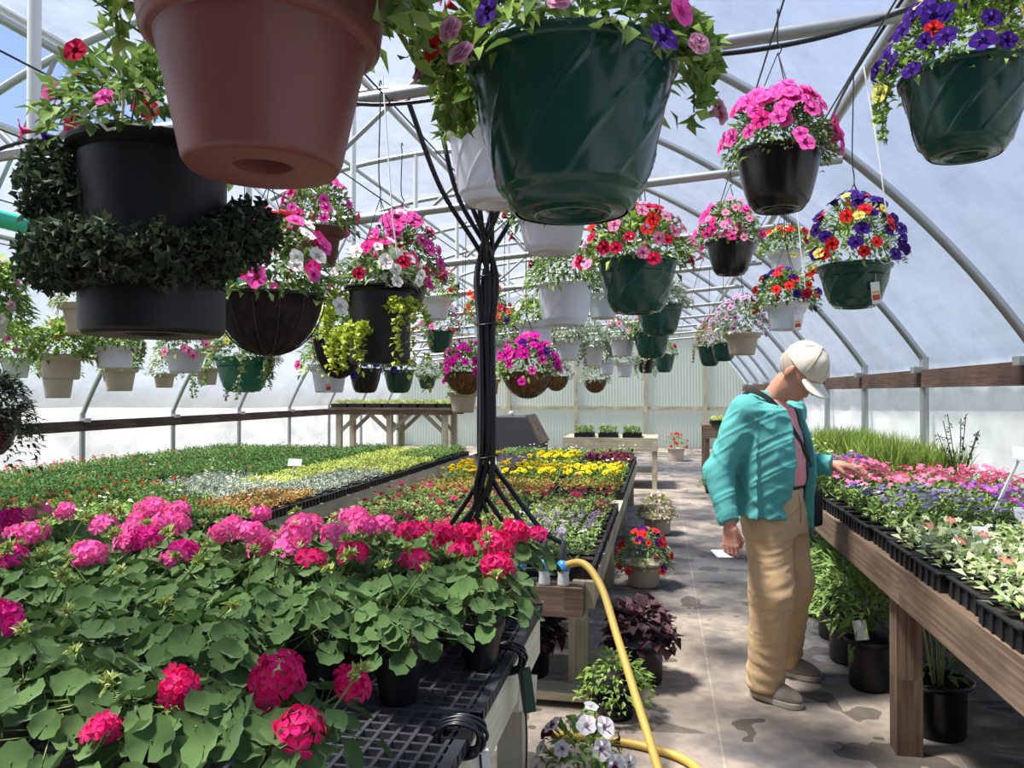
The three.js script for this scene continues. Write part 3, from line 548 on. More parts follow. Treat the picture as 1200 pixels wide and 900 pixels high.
function plantMass(t, R, o, r, detail) { // foliage and blooms on a pot whose rim is at y = 0
  const b = new Buf(), cols = Array.isArray(o.green) ? o.green.flatMap((g) => GREENS[g]) : GREENS[o.green || 'mid'], n = o.n || 420, L = o.len || 0.045;
  const single = detail >= 2; // leaves large enough to be told apart
  const leafGeos = single ? cols.slice(0, 4).flatMap((c, i) => [0, 1].map((k) => { const g = new Buf(); bigLeaf(g, jitter(mulberry(i * 9 + k), c, 0.15), 0.1 + 0.12 * k); return g.build(); })) : null;
  let count = 0;
  for (let k = 0; k < n; k++) {
    const [p, out] = domePoint(r, R, o), inner = r(), pos = V(p.x * (1 - 0.25 * inner * inner), p.y * (1 - 0.45 * inner), p.z * (1 - 0.25 * inner * inner)), dir = out.clone().addScaledVector(randDir(r), 0.75);
    const len = L * (0.65 + 0.7 * r()), wid = len * (o.aspect || 0.42) * (0.8 + 0.4 * r());
    if (single && count < 290 && inner < 0.75 && pos.y > -0.2) { count++; const m = part('leaf', pick(r, leafGeos), leafMat, t); m.position.copy(pos); m.quaternion.setFromRotationMatrix(new THREE.Matrix4().lookAt(V(0, 0, 0), dir.clone().negate(), V(r() - 0.5, 1, r() - 0.5))); m.scale.set(wid, len, len); }
    else leaf(b, pos, dir, V(r() - 0.5, 1, r() - 0.5), len, wid, jitter(r, pick(r, cols)), 0.18, 0.25);
  }
  for (let k = 0; k < (o.trails || 0); k++) { // long hanging shoots
    const a = o.trailAngles ? o.trailAngles[k % o.trailAngles.length] + (r() - 0.5) * 0.4 : r() * 6.28, len = (o.trailLen || 0.3) * (0.6 + 0.6 * r()), R1 = R * (1.02 + 0.25 * r());
    let prev = V(Math.cos(a) * R * 0.8, 0.02, Math.sin(a) * R * 0.8);
    for (let s = 0; s < 22; s++) { const q = s / 21, p = V(Math.cos(a + q * 0.2) * (R * 0.85 + (R1 - R * 0.85 + 0.02) * Math.min(1, q * 3)), 0.04 - len * Math.max(0, q - 0.08) + 0.02 * Math.sin(q * 3), Math.sin(a + q * 0.2) * (R * 0.85 + (R1 - R * 0.85 + 0.02) * Math.min(1, q * 3))); for (let z = 0; z < 3; z++) leaf(b, p.clone().addScaledVector(randDir(r), 0.008), randDir(r).add(V(Math.cos(a) * 0.6, 0, Math.sin(a) * 0.6)), randDir(r), (o.trailLeaf || L * 0.7) * (0.7 + 0.6 * r()), (o.trailLeaf || L * 0.7) * 0.6, jitter(r, pick(r, o.trailGreen ? GREENS[o.trailGreen] : cols))); if (s) stalk(b, prev, p, 0.0015, _calyx); prev = p; }
  }
  part('foliage', b.build(), leafMat, t).userData.kind = 'stuff';
  const fb = new Buf(); let merged = 0;
  for (const [name, num] of o.flowers || []) for (let k = 0; k < num; k++) {
    const f = F[name]; let p, out, tries = 0; do { [p, out] = domePoint(r, R, { ...o, spread: o.spread * 1.03 }); } while (o.facing && tries++ < 6 && out.x * o.facing[0] + out.z * o.facing[1] < 0 && r() < 0.75);
    const dir = out.clone().add(V(0, 0.35, 0.25)).addScaledVector(randDir(r), 0.35).normalize(); p.addScaledVector(out, 0.02 + 0.015 * r());
    if (detail >= 1) { const m = part('flower', pick(r, blooms(f)), petalMat, t); m.position.copy(p); m.quaternion.setFromUnitVectors(V(0, 0, 1), dir); m.scale.setScalar((0.8 + 0.35 * r()) * (o.bloom || 1)); }
    else { merged++; KINDS[f.kind || 'petunia'](fb, p, dir, f.R * (0.8 + 0.35 * r()) * (o.bloom || 1), jitter(r, C(f.edge), 0.1), C(f.throat || f.edge), r, f.vein ? C(f.vein) : undefined); }
  }
  if (merged) part('blossoms', fb.build(), petalMat, t).userData.kind = 'stuff';
}
function bigLeaf(b, col, curl) { // unit leaf along -z... length 1, width 1, eight faces
  const pts = [0, 0.2, 0.48, 0.78, 1], w = [0.06, 0.36, 0.48, 0.3, 0.02], rows = [];
  for (let k = 0; k < 5; k++) { const y = -curl * pts[k] * pts[k], c = [b.v(-w[k], y + w[k] * 0.12, pts[k], col), b.v(0, y - 0.03, pts[k], col), b.v(w[k], y + w[k] * 0.12, pts[k], col)]; rows.push(c); }
  for (let k = 0; k < 4; k++) for (let s = 0; s < 2; s++) { b.t(rows[k][s], rows[k + 1][s], rows[k][s + 1]); b.t(rows[k][s + 1], rows[k + 1][s], rows[k + 1][s + 1]); }
}
let basketSeed = 5000;
function basket(x, y, z, dia, o) { // x, y, z: centre of the rim
  const r = mulberry(basketSeed++), R = dia / 2, near = Math.hypot(x, z), detail = o.detail ?? (near < 1.6 ? 2 : near < 4.9 ? 1 : 0), seg = near < 2.4 ? 64 : near < 5 ? 36 : 24, H = o.H || dia * 0.68;
  const t = thing('hanging_basket', o.label, 'hanging basket', [x, y, z], o.turn || 0), shape = o.shape || 'swirl', mat = POTMAT[o.pot];
  let g = shape === 'swirl' ? swirlPot(R, H, o.taper || 0.58, seg * 2, near < 2.4 ? 44 : 24, o.ridge ?? 0.0035) : shape === 'classic' ? classicPot(R, H, o.taper || 0.66, seg, o.collar || 0.24) : shape === 'bowl' ? bowlPot(R, H, seg) : classicPot(R, H, 0.88, seg, 0.05, 0.015);
  g = g.map((q) => { q.translate(0, -H, 0); return q; });
  part('pot', g, mat, t);
  if (o.wires) { const w = []; for (let k = 0; k < 14; k++) { const a = k / 14 * 6.28, pts = []; for (let s = 0; s <= 6; s++) { const q = s / 6 * 1.45; pts.push([Math.cos(a) * (R + 0.006) * Math.sin(q) / Math.sin(1.45), -H + H * (1 - Math.cos(q)) / (1 - Math.cos(1.45)) - 0.004, Math.sin(a) * (R + 0.006) * Math.sin(q) / Math.sin(1.45)]); } w.push(tube(pts, 0.002, 8, 4)); } const ring = []; for (let k = 0; k < 20; k++) ring.push([Math.cos(k / 20 * 6.2832) * (R + 0.008), 0.005, Math.sin(k / 20 * 6.2832) * (R + 0.008)]); w.push(tube(ring, 0.004, 40, 5, true)); part('wire_frame', w, M.wire, t); }
  const Y = cableY(x) - y, top = Math.min(o.hang || 0.34, Y - 0.06), w = [];
  for (let k = 0; k < 3; k++) { const a = k * 2.094 + 0.5 + r(); w.push(tube([[Math.cos(a) * R, -0.006, Math.sin(a) * R], [0, top, 0]], 0.0018, 1, 4)); }
  part('hanger', w, o.whiteHanger ? M.whitecord : M.wire, t);
  part('hook', [tube([[0, top - 0.01, 0], [0.012, top + 0.012, 0], [0, top + 0.03, 0], [0, Y - 0.03, 0]], 0.0026, 10, 4), tube([[0, Y - 0.03, 0], [0, Y - 0.012, 0.012], [0, Y + 0.006, 0], [0, Y - 0.006, -0.012]], 0.0026, 8, 4)], M.wire, t);
  const far = near > 1.6; plantMass(t, R, { spread: 1.15, drop: 0.08, ...o, h: (o.h || dia * 0.55) * (far ? 1.12 : 1), n: Math.round((o.n || 420) * (far ? 1.75 : 1)), len: (o.len || 0.045) * (far ? 0.86 : 1), bloom: o.bloom || 0.82, flowers: far ? (o.flowers || []).map(([f, k]) => [f, Math.round(k * 1.5)]) : o.flowers }, r, detail);
  if (o.drip) { const a = o.drip === true ? 0.6 : o.drip; part('drip_tube', tube([[Math.cos(a) * R * 0.3, Y, Math.sin(a) * R * 0.3 + 0.02], [Math.cos(a) * R * 0.9, 0.3, Math.sin(a) * R * 0.9 + 0.02], [Math.cos(a) * R * 1.12, -0.02, Math.sin(a) * R * 1.12], [Math.cos(a + 0.5) * R * 1.02, 0.03, Math.sin(a + 0.5) * R * 1.02]], 0.0028, 26, 5), M.whitecord, t); }
  if (o.tag) { const g2 = bx(0.035, 0.085, 0.001, 0, 0, 0), tg = part('price_tag', g2, M.tag, t); tg.position.set(R * 0.35, -H * 0.75, R * 0.9); tg.rotation.set(0.1, 0.2, 0.12); const st = part('stripe', [bx(0.029, 0.022, 0.0012, 0, -0.018, 0.0005)], std('#d6452e', 0.6), tg), s2 = part('stripe', [bx(0.029, 0.01, 0.0012, 0, 0.002, 0.0005)], std('#e6b83c', 0.6), tg); part('tag_string', tube([[R * 0.35, -H * 0.75 + 0.04, R * 0.9], [R * 0.4, 0.06, R * 0.7]], 0.0012, 1, 4), M.whitecord, t); }
  return t;
}
// the four near the camera
basket(-0.51, 1.96, -0.92, 0.32, { label: 'plum-brown plastic pot with deep collar hung close overhead', pot: 'plum', shape: 'classic', H: 0.25, taper: 0.63, collar: 0.36, green: ['bright', 'mid'], n: 760, len: 0.042, spread: 1.22, h: 0.14, drop: 0.1, bloom: 0.65, flowers: [['palepink', 8]], trails: 6, trailLen: 0.14, trailLeaf: 0.034, trailAngles: [0, 0.3, -0.3, 2.9] });
basket(-0.13, 1.9, -1.13, 0.3, { label: 'large glossy dark green swirl pot with pale pink double blooms', pot: 'darkgreen', H: 0.215, taper: 0.58, green: ['bright', 'mid'], n: 900, len: 0.036, spread: 1.3, h: 0.17, drop: 0.09, bloom: 0.64, flowers: [['palepink', 26], ['purple', 8], ['red', 4], ['pink', 14], ['crimson', 4]], facing: [0, 1], trails: 8, trailLen: 0.14, trailLeaf: 0.03, trailAngles: [3.0, 3.3, 0.1, 2.7, -0.2] });
basket(-0.88, 1.85, -1.21, 0.27, { label: 'tall black planter wrapped in dark trailing succulent foliage', pot: 'matteblack', shape: 'tall', H: 0.33, green: 'mid', n: 760, len: 0.034, spread: 1.4, h: 0.15, drop: 0.05, bloom: 0.6, flowers: [['pink', 9], ['crimson', 9], ['purple', 4], ['hotpink', 5]], drip: 1.3 });
basket(-1.11, 1.69, -2.04, 0.3, { label: 'dark fibre-lined basket overflowing with pink and white petunias', pot: 'darkcoco', shape: 'bowl', H: 0.16, wires: true, n: 520, spread: 1.2, h: 0.2, drop: 0.06, flowers: [['pink', 16], ['hotpink', 8], ['white', 10], ['red', 3]], facing: [0.4, 1], green: 'mid' });
// row over the bench along the hazy side curtain
const dark = { flowers: [['purple', 20], ['red', 7], ['lemon', 8]], green: 'bright', spread: 1.25, h: 0.17, n: 640, len: 0.034, bloom: 0.82, facing: [-0.3, 1] };
basket(0.77, 2.24, -2.16, 0.3, { ...dark, label: 'green swirl pot with dark purple petunias hung highest over the bench', pot: 'green', H: 0.21, flowers: [['purple', 34], ['red', 3], ['lemon', 6]], drop: 0.1, trails: 4, trailLen: 0.2, trailAngles: [3.1, 2.8, 3.4] });
basket(0.39, 2.23, -2.71, 0.28, { label: 'glossy black pot heaped with bubblegum pink petunias', pot: 'black', H: 0.195, flowers: [['pink', 40], ['hotpink', 4]], bloom: 0.88, spread: 1.25, h: 0.17, n: 760, green: 'mid', len: 0.034, facing: [0, 1], drop: 0.09, ridge: 0 });
basket(0.78, 1.94, -3.36, 0.28, { ...dark, label: 'green swirl pot with purple and red petunias and a price tag', pot: 'green', H: 0.17, flowers: [['purple', 22], ['red', 9], ['lemon', 6]], h: 0.24, spread: 1.3, tag: true, drip: 0.9, drop: 0.05 });
basket(0.4, 2.3, -4.65, 0.28, { label: 'black pot of rosy pink petunias trailing to one side', pot: 'black', H: 0.19, flowers: [['rose', 16], ['hotpink', 14], ['pink', 8]], spread: 1.35, h: 0.2, n: 480, drip: 0.7, ridge: 0 });
basket(0.69, 1.92, -4.54, 0.25, { label: 'white pot with red and purple petunias and a striped price tag', pot: 'white', shape: 'classic', H: 0.15, flowers: [['red', 12], ['crimson', 4], ['purple', 6]], spread: 1.4, h: 0.15, n: 460, tag: true, drip: 1.0, green: 'mid' });
basket(0.82, 2.36, -5.36, 0.25, { label: 'white pot with crimson and lemon petunias behind the black pot', pot: 'white', shape: 'classic', H: 0.2, flowers: [['crimson', 8], ['lemon', 9], ['red', 5]], spread: 1.4, h: 0.12, n: 380 });
basket(0.55, 1.83, -5.52, 0.26, { label: 'tan pot spilling lilac veined petunias', pot: 'tan', shape: 'classic', H: 0.15, flowers: [['veined', 34]], spread: 1.35, h: 0.22, n: 380, drop: 0.04, green: 'grey' });
basket(0.6, 1.9, -7.75, 0.25, { label: 'small green pot of lilac trailing blooms behind a tan pot', pot: 'green', H: 0.17, flowers: [['veined', 26]], spread: 1.3, h: 0.3, n: 320, green: 'grey' });
basket(0.5, 1.9, -8.28, 0.25, { label: 'small green pot of yellowish foliage with mauve blooms', pot: 'green', H: 0.2, flowers: [['veined', 12], ['rose', 6]], spread: 1.3, h: 0.26, n: 340, green: 'bronze', trails: 6, trailLen: 0.2 });
// row over the aisle edge: green pots one behind the other
basket(-0.09, 1.92, -2.97, 0.3, { label: 'dark green pot with red-and-white striped petunias, first of the aisle row', pot: 'darkgreen', H: 0.195, flowers: [['crimson', 14], ['rose', 12], ['veined', 8], ['red', 6]], spread: 1.4, h: 0.16, n: 560, green: ['bright', 'mid'], facing: [0, 1] });
basket(-0.01, 1.99, -5.08, 0.3, { label: 'dark green pot with white-edged foliage, second of the aisle row', pot: 'darkgreen', H: 0.195, flowers: [['white', 8]], spread: 1.35, h: 0.14, n: 420, green: 'grey' });
basket(-0.08, 1.92, -6.53, 0.3, { label: 'dark green pot with pale pink flowers, third of the aisle row', pot: 'darkgreen', H: 0.21, flowers: [['rose', 9]], spread: 1.2, h: 0.16, n: 300 });
basket(0.04, 1.9, -9.94, 0.26, { label: 'dark green pot with a red bloom at the end of the aisle row', pot: 'darkgreen', H: 0.22, flowers: [['crimson', 8]], spread: 1.2, h: 0.15, n: 240 });
basket(-0.2, 1.86, -10.38, 0.25, { label: 'black pot trailing thin silver shoots beside the last green pot', pot: 'black', H: 0.18, flowers: [], spread: 1.15, h: 0.1, n: 200, green: 'grey', trails: 8, trailLen: 0.35 });
// row of white pots over the flower bench
basket(-0.44, 2.12, -2.03, 0.25, { label: 'white swirl pot tucked behind the large dark green pot', pot: 'white', H: 0.19, taper: 0.68, flowers: [['pink', 8], ['purple', 4]], spread: 1.2, h: 0.13, n: 420, ridge: 0.003 });
basket(-0.45, 2.15, -3.2, 0.28, { label: 'white pot hanging under the large dark green pot', pot: 'white', H: 0.145, taper: 0.72, flowers: [['red', 10], ['purple', 6], ['crimson', 4]], spread: 1.35, h: 0.14, n: 420, ridge: 0 });
basket(-0.5, 1.99, -4.04, 0.28, { label: 'white swirl pot under bushy plain foliage', pot: 'white', H: 0.215, taper: 0.78, flowers: [['crimson', 3]], spread: 1.45, h: 0.22, n: 620, drip: 1.2, ridge: 0.003, green: 'mid' });
basket(-0.8, 1.88, -4.9, 0.26, { label: 'square-shouldered white pot of small white flowers on white cords', pot: 'white', shape: 'classic', H: 0.165, taper: 0.8, collar: 0.3, flowers: [['tinywhite', 20], ['white', 4]], spread: 1.15, h: 0.14, n: 360, whiteHanger: true, drip: 1.5, green: 'bright' });
basket(-0.41, 2.13, -5.54, 0.27, { label: 'grey-white pot high behind the bushy white pot', pot: 'silver', shape: 'classic', H: 0.18, flowers: [['tinywhite', 10]], spread: 1.2, h: 0.12, n: 300, green: 'grey' });
basket(-0.75, 1.85, -6.22, 0.25, { label: 'white pot with trailing silver-green foliage behind square-shouldered pot', pot: 'white', shape: 'classic', H: 0.17, flowers: [['tinywhite', 16]], spread: 1.4, h: 0.16, n: 420, green: 'grey', trails: 8, trailLen: 0.25 });
basket(-0.62, 1.84, -7.03, 0.25, { label: 'white pot half hidden under silver trailing leaves', pot: 'white', shape: 'classic', H: 0.18, flowers: [['tinywhite', 14]], spread: 1.4, h: 0.2, n: 420, green: 'grey', trails: 10, trailLen: 0.22 });
basket(-0.33, 1.9, -6.67, 0.25, { label: 'plain white pot with rosy buds beside the green aisle row', pot: 'white', shape: 'classic', H: 0.17, flowers: [['rose', 6], ['tinywhite', 14]], spread: 1.3, h: 0.14, n: 340, green: 'grey' });
basket(-0.57, 1.76, -8.22, 0.2, { label: 'small white pot with sparse greens far down the bench', pot: 'white', shape: 'classic', H: 0.15, flowers: [['tinywhite', 6]], spread: 1.2, h: 0.1, n: 180, green: 'grey' });
basket(-0.4, 1.76, -8.6, 0.22, { label: 'small white pot lowest of the far white group', pot: 'white', shape: 'classic', H: 0.17, flowers: [['tinywhite', 6]], spread: 1.2, h: 0.1, n: 180, green: 'grey' });
// fibre baskets over the flower bench
const coco = { pot: 'coco', shape: 'bowl', wires: true, H: 0.14, spread: 1.3, green: 'mid' };
basket(-1.31, 1.55, -5.09, 0.28, { ...coco, label: 'brown fibre-lined wire basket of magenta petunias behind the black tubes', h: 0.18, n: 420, flowers: [['magenta', 22]], detail: 1, facing: [0, 1] });
basket(-0.77, 1.53, -4.43, 0.28, { ...coco, label: 'brown fibre-lined wire basket of magenta petunias beside the black tubes', h: 0.18, n: 420, flowers: [['magenta', 16], ['pink', 5], ['purple', 4]], detail: 1, facing: [0, 1] });
basket(-1.08, 1.58, -7.98, 0.25, { ...coco, label: 'small fibre-lined basket with mauve trailing flowers', h: 0.22, n: 320, flowers: [['veined', 12]], green: 'grey' });
basket(-0.76, 1.56, -9.02, 0.26, { ...coco, label: 'small fibre-lined basket with grey-green foliage', h: 0.2, n: 320, flowers: [['tinywhite', 8]], green: 'grey' });
basket(-1.8, 1.56, -8.05, 0.22, { label: 'small orange terracotta-coloured pot with green foliage', pot: 'orange', shape: 'classic', H: 0.16, flowers: [['crimson', 3]], h: 0.2, n: 240, spread: 1.2 });
basket(-1.56, 1.43, -5.97, 0.26, { label: 'tan pot hanging under the magenta fibre basket', pot: 'tan', shape: 'classic', H: 0.17, flowers: [], h: 0.06, n: 140, spread: 1.0 });
// rows over the seedling bench
basket(-1.59, 2.19, -3.38, 0.25, { label: 'brown pot of large pink petunias hung high under the ties', pot: 'brown', shape: 'classic', H: 0.17, flowers: [['pink', 16], ['hotpink', 5]], h: 0.2, n: 420, spread: 1.45, facing: [0.4, 1], tag: true });
basket(-1.05, 1.82, -2.77, 0.26, { label: 'tall black planter with lime creeping foliage from its side holes', pot: 'matteblack', shape: 'tall', H: 0.29, flowers: [['white', 12], ['crimson', 6], ['hotpink', 5]], h: 0.13, n: 420, spread: 1.25, green: ['grey', 'mid'], drop: 0.02, facing: [0.4, 1], drip: 0.8 });
basket(-1.2, 1.97, -3.45, 0.26, { label: 'basket covered in a dense mound of pink petunias', pot: 'black', H: 0.16, flowers: [['pink', 44], ['hotpink', 10], ['white', 4]], h: 0.24, n: 420, spread: 1.45, facing: [0.4, 1] });
basket(-1.73, 1.72, -3.94, 0.28, { label: 'rough dark twig-lined basket beside the tall lime-trailed planter', pot: 'darkcoco', shape: 'bowl', wires: true, H: 0.22, flowers: [['white', 4]], h: 0.14, n: 360, spread: 1.25 });
basket(-1.95, 1.59, -4.3, 0.25, { label: 'white pot with purple and lemon flowers and a red-yellow tag', pot: 'white', shape: 'classic', H: 0.17, flowers: [['purple', 5], ['lemon', 8], ['pink', 5]], h: 0.18, n: 380, spread: 1.35, tag: true, green: 'bright', drop: 0.12 });
basket(-2.1, 1.6, -3.6, 0.28, { label: 'bright green pot with white trailing flowers over the seedling bench', pot: 'brightgreen', H: 0.175, flowers: [['lemon', 5], ['purple', 3], ['white', 6]], h: 0.12, n: 320, spread: 1.25, trails: 5, trailLen: 0.26, trailAngles: [0.3, 0, 1.2], green: ['grey', 'bright'] });
basket(-2.63, 1.66, -3.89, 0.25, { label: 'pale grey pot with dusty pink flowers', pot: 'silver', shape: 'classic', H: 0.13, flowers: [['rose', 16]], h: 0.13, n: 340, spread: 1.25, green: 'mid' });
basket(-4.08, 1.58, -5.75, 0.2, { label: 'small tan pot hanging beside the pale grey pot', pot: 'tan', shape: 'classic', H: 0.12, flowers: [['tinywhite', 8]], h: 0.16, n: 260, spread: 1.35, green: 'grey' });
basket(-3.48, 1.61, -5.43, 0.2, { label: 'small tan pot with trailing shoots beside the bright green pot', pot: 'tan', shape: 'classic', H: 0.13, flowers: [], h: 0.14, n: 240, spread: 1.3, trails: 4, trailLen: 0.3 });
basket(-3.59, 1.65, -4.07, 0.26, { label: 'tan pot with a deep collar and one magenta bloom', pot: 'tan', shape: 'classic', H: 0.15, taper: 0.78, flowers: [['hotpink', 3], ['white', 3]], h: 0.18, n: 420, spread: 1.35, green: 'bright', len: 0.06 });
basket(-3.34, 1.71, -4.22, 0.25, { label: 'white pot in front of tan and black pots near the tall planter', pot: 'white', shape: 'classic', H: 0.14, taper: 0.8, flowers: [['tinywhite', 14]], h: 0.12, n: 360, spread: 1.3, trails: 4, trailLen: 0.15 });
basket(-4.12, 1.68, -5.23, 0.25, { label: 'black pot with cream-white flowers among tan pots', pot: 'black', H: 0.2, flowers: [['white', 14], ['lemon', 8]], h: 0.18, n: 320, spread: 1.4, green: 'bright' });
basket(-3.72, 1.6, -4.75, 0.25, { label: 'tan pot directly below the white pot near the tall planter', pot: 'tan', shape: 'classic', H: 0.17, flowers: [], h: 0.08, n: 160, spread: 1.1 });
basket(-4.34, 1.58, -4.89, 0.25, { label: 'tan pot below the collared tan pot', pot: 'tan', shape: 'classic', H: 0.2, flowers: [], h: 0.1, n: 200, spread: 1.2 });
basket(-5.15, 1.7, -5.36, 0.25, { label: 'white pot almost hidden by leafy trailing stems', pot: 'white', shape: 'classic', H: 0.16, flowers: [['pink', 2]], h: 0.25, n: 420, spread: 1.7, green: 'bright', len: 0.08, drop: 0.2 });
basket(-3.32, 1.94, -3.93, 0.26, { label: 'tan pot tilted high behind the dark trailing planter', pot: 'tan', shape: 'classic', H: 0.18, flowers: [['white', 5]], h: 0.14, n: 300, spread: 1.3, whiteHanger: true });
basket(-3.75, 1.9, -3.7, 0.26, { label: 'leafy basket of broad green trailing stems beside white cord', pot: 'white', shape: 'classic', H: 0.17, flowers: [['palepink', 6], ['white', 4]], h: 0.24, n: 520, spread: 1.6, green: ['bright', 'mid'], len: 0.075, drop: 0.25 });
basket(-2.33, 1.61, -5.82, 0.26, { label: 'black pot with drooping purple leaves over the trestle table', pot: 'black', H: 0.19, flowers: [['purple', 6]], h: 0.1, n: 220, spread: 1.15, green: 'dark' });
basket(-2.18, 1.61, -6.2, 0.26, { label: 'green pot with a low purple fringe over the trestle table', pot: 'green', H: 0.19, flowers: [['purple', 5]], h: 0.07, n: 180, spread: 1.08, green: 'dark' });
basket(-2.45, 1.6, -7.86, 0.2, { label: 'small dark green pot with upright white flowers over the trestle table', pot: 'darkgreen', H: 0.14, flowers: [['white', 5]], h: 0.16, n: 180, spread: 1.1, green: 'grey' });
basket(-1.95, 1.97, -6.63, 0.26, { label: 'green pot with salmon and white petunias behind the black tubes', pot: 'green', H: 0.19, flowers: [['pink', 10], ['white', 8], ['coral', 5]], h: 0.24, n: 380, spread: 1.4 });
basket(-1.7, 2.15, -5.69, 0.25, { label: 'white pot with coral and purple petunias hung high over the bench gap', pot: 'white', shape: 'classic', H: 0.17, flowers: [['coral', 8], ['white', 10], ['purple', 5]], h: 0.2, n: 400, spread: 1.5, green: 'bright' });
basket(-1.28, 1.98, -5.6, 0.25, { label: 'white pot with scarlet petunias behind the black tubes', pot: 'white', shape: 'classic', H: 0.17, flowers: [['coral', 14], ['red', 8]], h: 0.2, n: 400, spread: 1.4, drop: 0.15 });
basket(-1.08, 1.78, -5.3, 0.24, { label: 'grey-white pot with red flowers low behind the black tubes', pot: 'silver', shape: 'classic', H: 0.15, flowers: [['coral', 12], ['purple', 6]], h: 0.18, n: 340, spread: 1.3 });
basket(-2.63, 2.05, -5.2, 0.26, { label: 'white pot with white and rose flowers high over the seedling bench', pot: 'white', shape: 'classic', H: 0.17, flowers: [['white', 14], ['rose', 10]], h: 0.22, n: 380, spread: 1.5 });
{ // the sleeves of foliage on the planters with side holes
  const tower = scene.children.find((o) => o.userData.label?.startsWith('tall black planter wrapped')), lime = scene.children.find((o) => o.userData.label?.startsWith('tall black planter with lime'));
  const r = mulberry(88), b = new Buf();
  const clump = (cx, cy, cz, sx, sy, sz, n, cols, len) => { for (let k = 0; k < n; k++) { const d = randDir(r), q = Math.cbrt(r()), p = V(cx + d.x * sx * q, cy + d.y * sy * q, cz + d.z * sz * q); for (let s = 0; s < 3; s++) leaf(b, p, randDir(r), randDir(r), len * (0.7 + 0.6 * r()), len * 0.7, jitter(r, pick(r, cols)), 0.3); } };
  for (const [a, y, n] of [[2.7, -0.05, 200], [3.0, -0.12, 260], [2.8, -0.2, 260], [2.45, -0.1, 150], [2.3, -0.21, 220], [0.1, -0.16, 220], [0.45, -0.2, 220], [-0.3, -0.14, 220], [1.0, -0.21, 200], [1.5, -0.205, 150], [1.9, -0.2, 170], [4.2, -0.15, 160], [5.2, -0.15, 160]]) clump(Math.cos(a) * 0.165, y, Math.sin(a) * 0.15, 0.06, 0.055, 0.045, n, GREENS.dark, 0.017);
  part('trailing_foliage', b.build(), leafMat, tower).userData = { kind: 'stuff', label: 'dark bead-like trailing leaves' };
  const b2 = new Buf();
  const vine = (pts, n) => { const c = new THREE.CatmullRomCurve3(pts.map((p) => V(...p))); for (let k = 0; k < n; k++) { const p = c.getPoint(k / n); for (let s = 0; s < 4; s++) leaf(b2, p.clone().addScaledVector(randDir(r), 0.014), randDir(r), V(0, 1, 0), 0.024, 0.02, jitter(r, pick(r, GREENS.lime)), 0.2); } };
  for (const [a, y0, len] of [[0.9, -0.09, 0.2], [0.6, -0.09, 0.26], [0.2, -0.1, 0.3], [1.9, -0.19, 0.12], [2.2, -0.19, 0.14], [1.6, -0.18, 0.11], [2.8, -0.08, 0.1], [3.1, -0.08, 0.22], [2.6, -0.05, 0.16]]) { const R = 0.13, c = Math.cos(a), s = Math.sin(a); vine([[c * R * 0.9, y0, s * R * 0.9], [c * R * 1.3, y0 + 0.02, s * R * 1.3], [c * R * 1.55, y0 - 0.04, s * R * 1.5], [c * R * 1.5, y0 - len, s * R * 1.5]], 34); }
  part('creeping_foliage', b2.build(), leafMat, lime).userData = { kind: 'stuff', label: 'lime green round-leaved creeper' };
}

